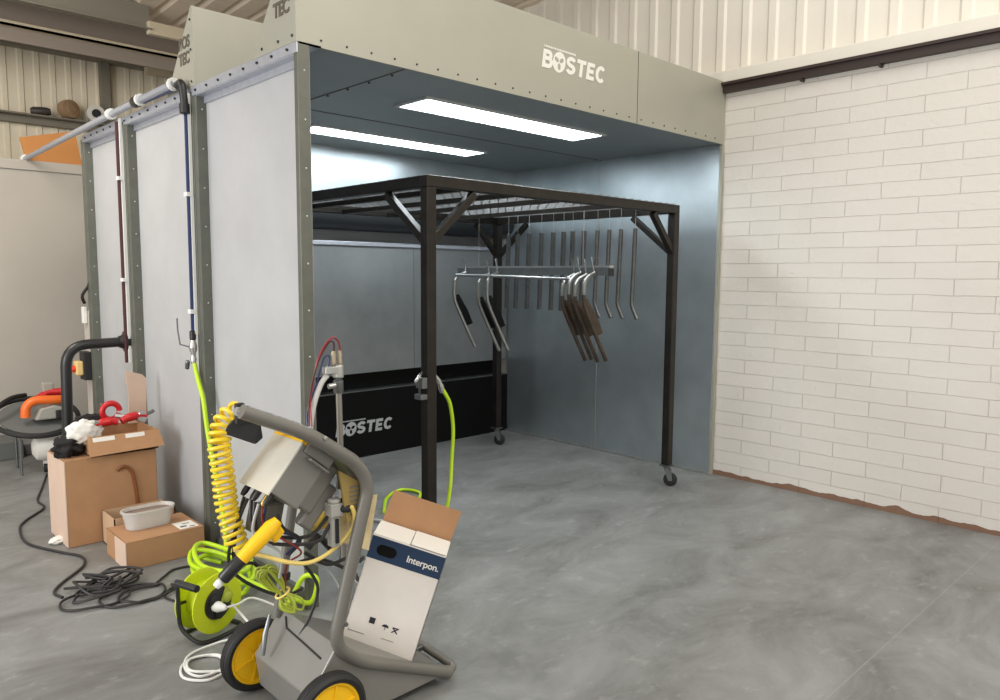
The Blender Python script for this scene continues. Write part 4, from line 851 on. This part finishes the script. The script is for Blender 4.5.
# ------------------------------------------------------------ yellow gun
g0, g1 = V((-0.60, -0.90, 0.80)), V((-0.775, -0.86, 0.635)); gd = (g1-g0).normalized()
gun = thing('spray_gun', g1, 'yellow powder spray gun with black nozzle end hanging nose-down on the cart', 'spray gun')
L = (g1-g0).length
MB().tube([g0, g0+gd*L*0.12, g0+gd*L*0.45, g0+gd*L*0.66], [0.016,0.027,0.025,0.022], 16).build('gun_body', yellow, gun, smooth=True)
MB().tube([g0+gd*L*0.64, g0+gd*L*0.68, g0+gd*L*0.97, g0+gd*L*1.0], [0.020,0.0225,0.021,0.017], 16).build('gun_barrel', plastic_blk, gun, smooth=True)
MB().lathe(g0+gd*L*1.0, gd, [(0.010,0),(0.014,0.012),(0.012,0.026),(0,0.030)], 14).build('nozzle', white_pl, gun, smooth=True)
MB().prism([g0+gd*0.02+V((0.02,0,0.0)), g0+gd*0.07+V((0.02,0,0)), g0+gd*0.08+V((0.055,0,-0.03)), g0+gd*0.05+V((0.065,0,-0.015))], (0,0.022,0)).build('grip', yellow, gun, bevel=0.006)

# bundled cable hanging at the rear
bu = thing('tied_cable', (-0.5, -0.75, 0.45), 'dull lime earth cable tied in a bundle above the cart wheel', 'cable')
mbu = MB(); rnd = random.Random(9)
A, B = V((-0.580,-0.76,0.575)), V((-0.485,-0.79,0.425))
for k in range(9):
    o1 = V((rnd.uniform(-.018,.018), rnd.uniform(-.02,.02), rnd.uniform(-.012,.012))); o2 = V((rnd.uniform(-.018,.018), rnd.uniform(-.018,.018), rnd.uniform(-.012,.012)))
    sd_ = V((0.013+0.006*rnd.random(), -0.01, 0.010))
    lp = [A+o1-sd_, A.lerp(B,0.35)-sd_*0.8+o1*0.5, A.lerp(B,0.55)-sd_*0.35, A.lerp(B,0.8)-sd_+o2, B+o2, A.lerp(B,0.8)+sd_+o2, A.lerp(B,0.55)+sd_*0.35, A.lerp(B,0.35)+sd_*0.8+o1*0.5, A+o1+sd_, A+o1*1.2+V((-0.012,0,0.02)), A+o1-sd_]
    mbu.tube(smooth_pts(lp, 4), 0.0038, 6)
mbu.build('cable_turns', lime_cab, bu, smooth=True)
mid = A.lerp(B, 0.55)
MB().tube([mid + V((0.024*math.cos(a), 0.02*math.sin(a), 0.012*math.cos(a))) for a in [k*2*PI/16 for k in range(17)]], 0.004, 6, cap=False).build('cable_tie', yel_pale, bu, smooth=True)

# ------------------------------------------------------------ suction lance with hoses
lx, ly = -0.135, -0.52
ln = thing('suction_lance', (lx, ly, 0.2), 'upright steel suction lance with brass fittings standing behind the cart', 'lance')
MB().tube([(lx+0.02, ly, 0.15), (lx, ly, 1.21)], 0.0125, 12).build('lance_tube', mat('lance_steel', (0.30,0.28,0.25), 0.35, 0.7), ln, smooth=True)
MB().lathe((lx, ly, 1.16), (0,0,1), [(0.016,0),(0.020,0.005),(0.020,0.05),(0.014,0.055)], 14).build('clamp_sleeve', steel_dk, ln, smooth=True)
MB().lathe((lx, ly, 1.22), (0,0,1), [(0.018,0),(0.022,0.004),(0.022,0.050),(0.016,0.055)], 14).obox((lx-0.03, ly, 1.255), (0.035,0,0), (0,0.016,0), (0,0,0.014)).build('injector_block', steel, ln, bevel=0.003)
for dx in (-0.014, 0.014):
    MB().lathe((lx+dx-0.006, ly, 1.275), (0,0,1), [(0.010,0),(0.012,0.012),(0.009,0.02),(0.011,0.04),(0.007,0.055)], 12).build('hose_fitting', mat('brass_dull', (0.42,0.36,0.26), 0.3, 0.8), ln, smooth=True)
MB().lathe((lx-0.045, ly, 1.19), (1,0,0.1), [(0.01,0),(0.012,0.03)], 10).build('thumb_screw', steel, ln, smooth=True)
def lh(pts, r, m_, nm, lab): o = MB().tube(smooth_pts(pts), r, 8).build(nm, m_, ln, smooth=True); o['label'] = lab
lh([(lx-0.05, ly, 1.235), (-0.215, ly, 1.20), (-0.250, ly, 1.11), (-0.268, ly, 0.98), (-0.27, ly-0.02, 0.88)], 0.0105, mat('hose_white', (0.55,0.54,0.52), 0.4), 'powder_hose', 'white powder hose')
lh([(lx-0.018, ly, 1.33), (-0.155, ly, 1.365), (-0.18, ly, 1.36), (-0.23, ly, 1.28), (-0.265, ly, 1.15), (-0.285, ly-0.03, 1.05)], 0.0035, red_pipe, 'air_tube', 'red air tube')
lh([(lx+0.01, ly, 1.33), (-0.135, ly, 1.37), (-0.17, ly, 1.38), (-0.225, ly, 1.30), (-0.26, ly, 1.15), (-0.28, ly-0.04, 1.05)], 0.0038, mat('tube_crimson', (0.25,0.015,0.02), 0.35), 'air_tube', 'crimson air tube')
lh([(lx-0.045, ly, 1.27), (-0.175, ly, 1.31), (-0.20, ly, 1.30), (-0.235, ly, 1.20), (-0.275, ly, 1.10), (-0.29, ly-0.03, 1.03)], 0.0035, blue_pipe, 'air_tube', 'dark blue air tube')

ln.location.z -= 0.035
# ------------------------------------------------------------ white carton on the cart
bw, bu_, bn = V((0.66388984, -0.68510732, -0.299797)), V((0.20763017, -0.21626306, 0.9540021)), V((-0.71842884, -0.6955992, -0.0013259))
BR = V((-0.08393, -0.93070, 0.13759)); BWd, BHt, BDp = 0.286, 0.435, 0.15
def BP(a, b, c): return BR - bw*BWd + bw*a + bu_*b - bn*c      # a right, b up, c depth away
carton = thing('powder_carton', BP(BWd/2, 0, BDp/2), 'white powder carton with a navy band leaning on the cart, brown flap raised', 'carton')
Mb = Matrix((bw, bu_, bn)).transposed().to_4x4(); Mb.translation = BP(0, 0, 0)
t = 0.005; mb = MB()
mb.box((0,0,-BDp),(BWd,t,0),Mb).box((0,0,-BDp),(t,BHt,0),Mb).box((BWd-t,0,-BDp),(BWd,BHt,0),Mb).box((0,0,-BDp),(BWd,BHt,-BDp+t),Mb).box((0,0,-t),(BWd,BHt*0.995,0),Mb)
mb.build('carton_body', carton_w, carton, bevel=0.002)
MB().box((0.0005,BHt-0.094,0.0),(BWd-0.0005,BHt-0.006,0.0012),Mb).build('navy_band', navy, carton)['label'] = 'navy blue printed band'
MB().box((BWd,BHt-0.094,-BDp+0.003),(BWd+0.0012,BHt-0.006,0.0),Mb).box((BWd,0.004,-BDp+0.003),(BWd+0.001,BHt-0.095,0.0),Mb).build('dark_side', mat('carton_side_dark', (0.06,0.055,0.05), 0.7), carton)['label'] = 'dark brown side face'  # side face coloured darker than the white front
pts = []
for k in range(12): a = PI/2 + PI*k/11; pts.append(Mb @ V((0.050 + 0.021*math.cos(a), BHt-0.052 + 0.021*math.sin(a), 0.0013)))
for k in range(12): a = -PI/2 + PI*k/11; pts.append(Mb @ V((0.085 + 0.021*math.cos(a), BHt-0.052 + 0.021*math.sin(a), 0.0013)))
MB().prism(pts, bn*0.0008).build('hand_hole', black_m, carton)
text_mesh('lettering', 'Interpon.', Mb @ Matrix.Translation((0.147, BHt-0.066, 0.0016)), 0.036, paper_w, carton, 0, 0.0006, 0.0003, space=0.95)
ic = MB().box((0.083,0.096,0.0003),(0.105,0.120,0.0012),Mb)
pts = [Mb @ V((0.148 + 0.013*math.cos(a), 0.098 + 0.011*math.sin(a), 0.0004)) for a in [PI*k/8 for k in range(9)]]
ic.prism(pts, bn*0.0008); ic.box((0.1470,0.086,0.0003),(0.149,0.098,0.0012),Mb)
for s_ in (1, -1):
    ic.bar(Mb @ V((0.176, 0.096 - 0.010*s_, 0.0008)), Mb @ V((0.198, 0.096 + 0.010*s_, 0.0008)), 0.004, 0.001, bn)
ic.box((0.178,0.104,0.0003),(0.200,0.108,0.0012),Mb)
ic.build('handling_symbols', ink, carton)
MB().box((0.020,0.044,0.0003),(0.080,0.0475,0.001),Mb).box((0.016,0.040,0.0003),(0.019,0.052,0.001),Mb).box((0.145,0.050,0.0003),(0.195,0.0525,0.001),Mb).build('small_print', mat('print_grey', (0.25,0.24,0.22), 0.6), carton)
# flaps: raised brown back flap, white flaps folded in
fb = MB().add([Mb @ V(p) for p in ((0.004,BHt,-BDp+0.002),(BWd-0.002,BHt,-BDp+0.002),(BWd+0.004,BHt+0.125,-BDp-0.02),(0.012,BHt+0.125,-BDp-0.02))], [(0,1,2,3)]).build('raised_flap', cardboard, carton)
fb.modifiers.new('solid', 'SOLIDIFY').thickness = 0.004; fb['label'] = 'plain brown raised flap'
for (a0, a1) in ((0.003, 0.143), (0.146, BWd-0.003)):
    f_ = MB().add([Mb @ V(p) for p in ((a0,BHt+0.001,-0.002),(a1,BHt+0.001,-0.002),(a1,BHt+0.004,-BDp+0.01),(a0,BHt+0.004,-BDp+0.01))], [(0,1,2,3)]).build('folded_flap', paper_w, carton)
    f_.modifiers.new('solid', 'SOLIDIFY').thickness = 0.003
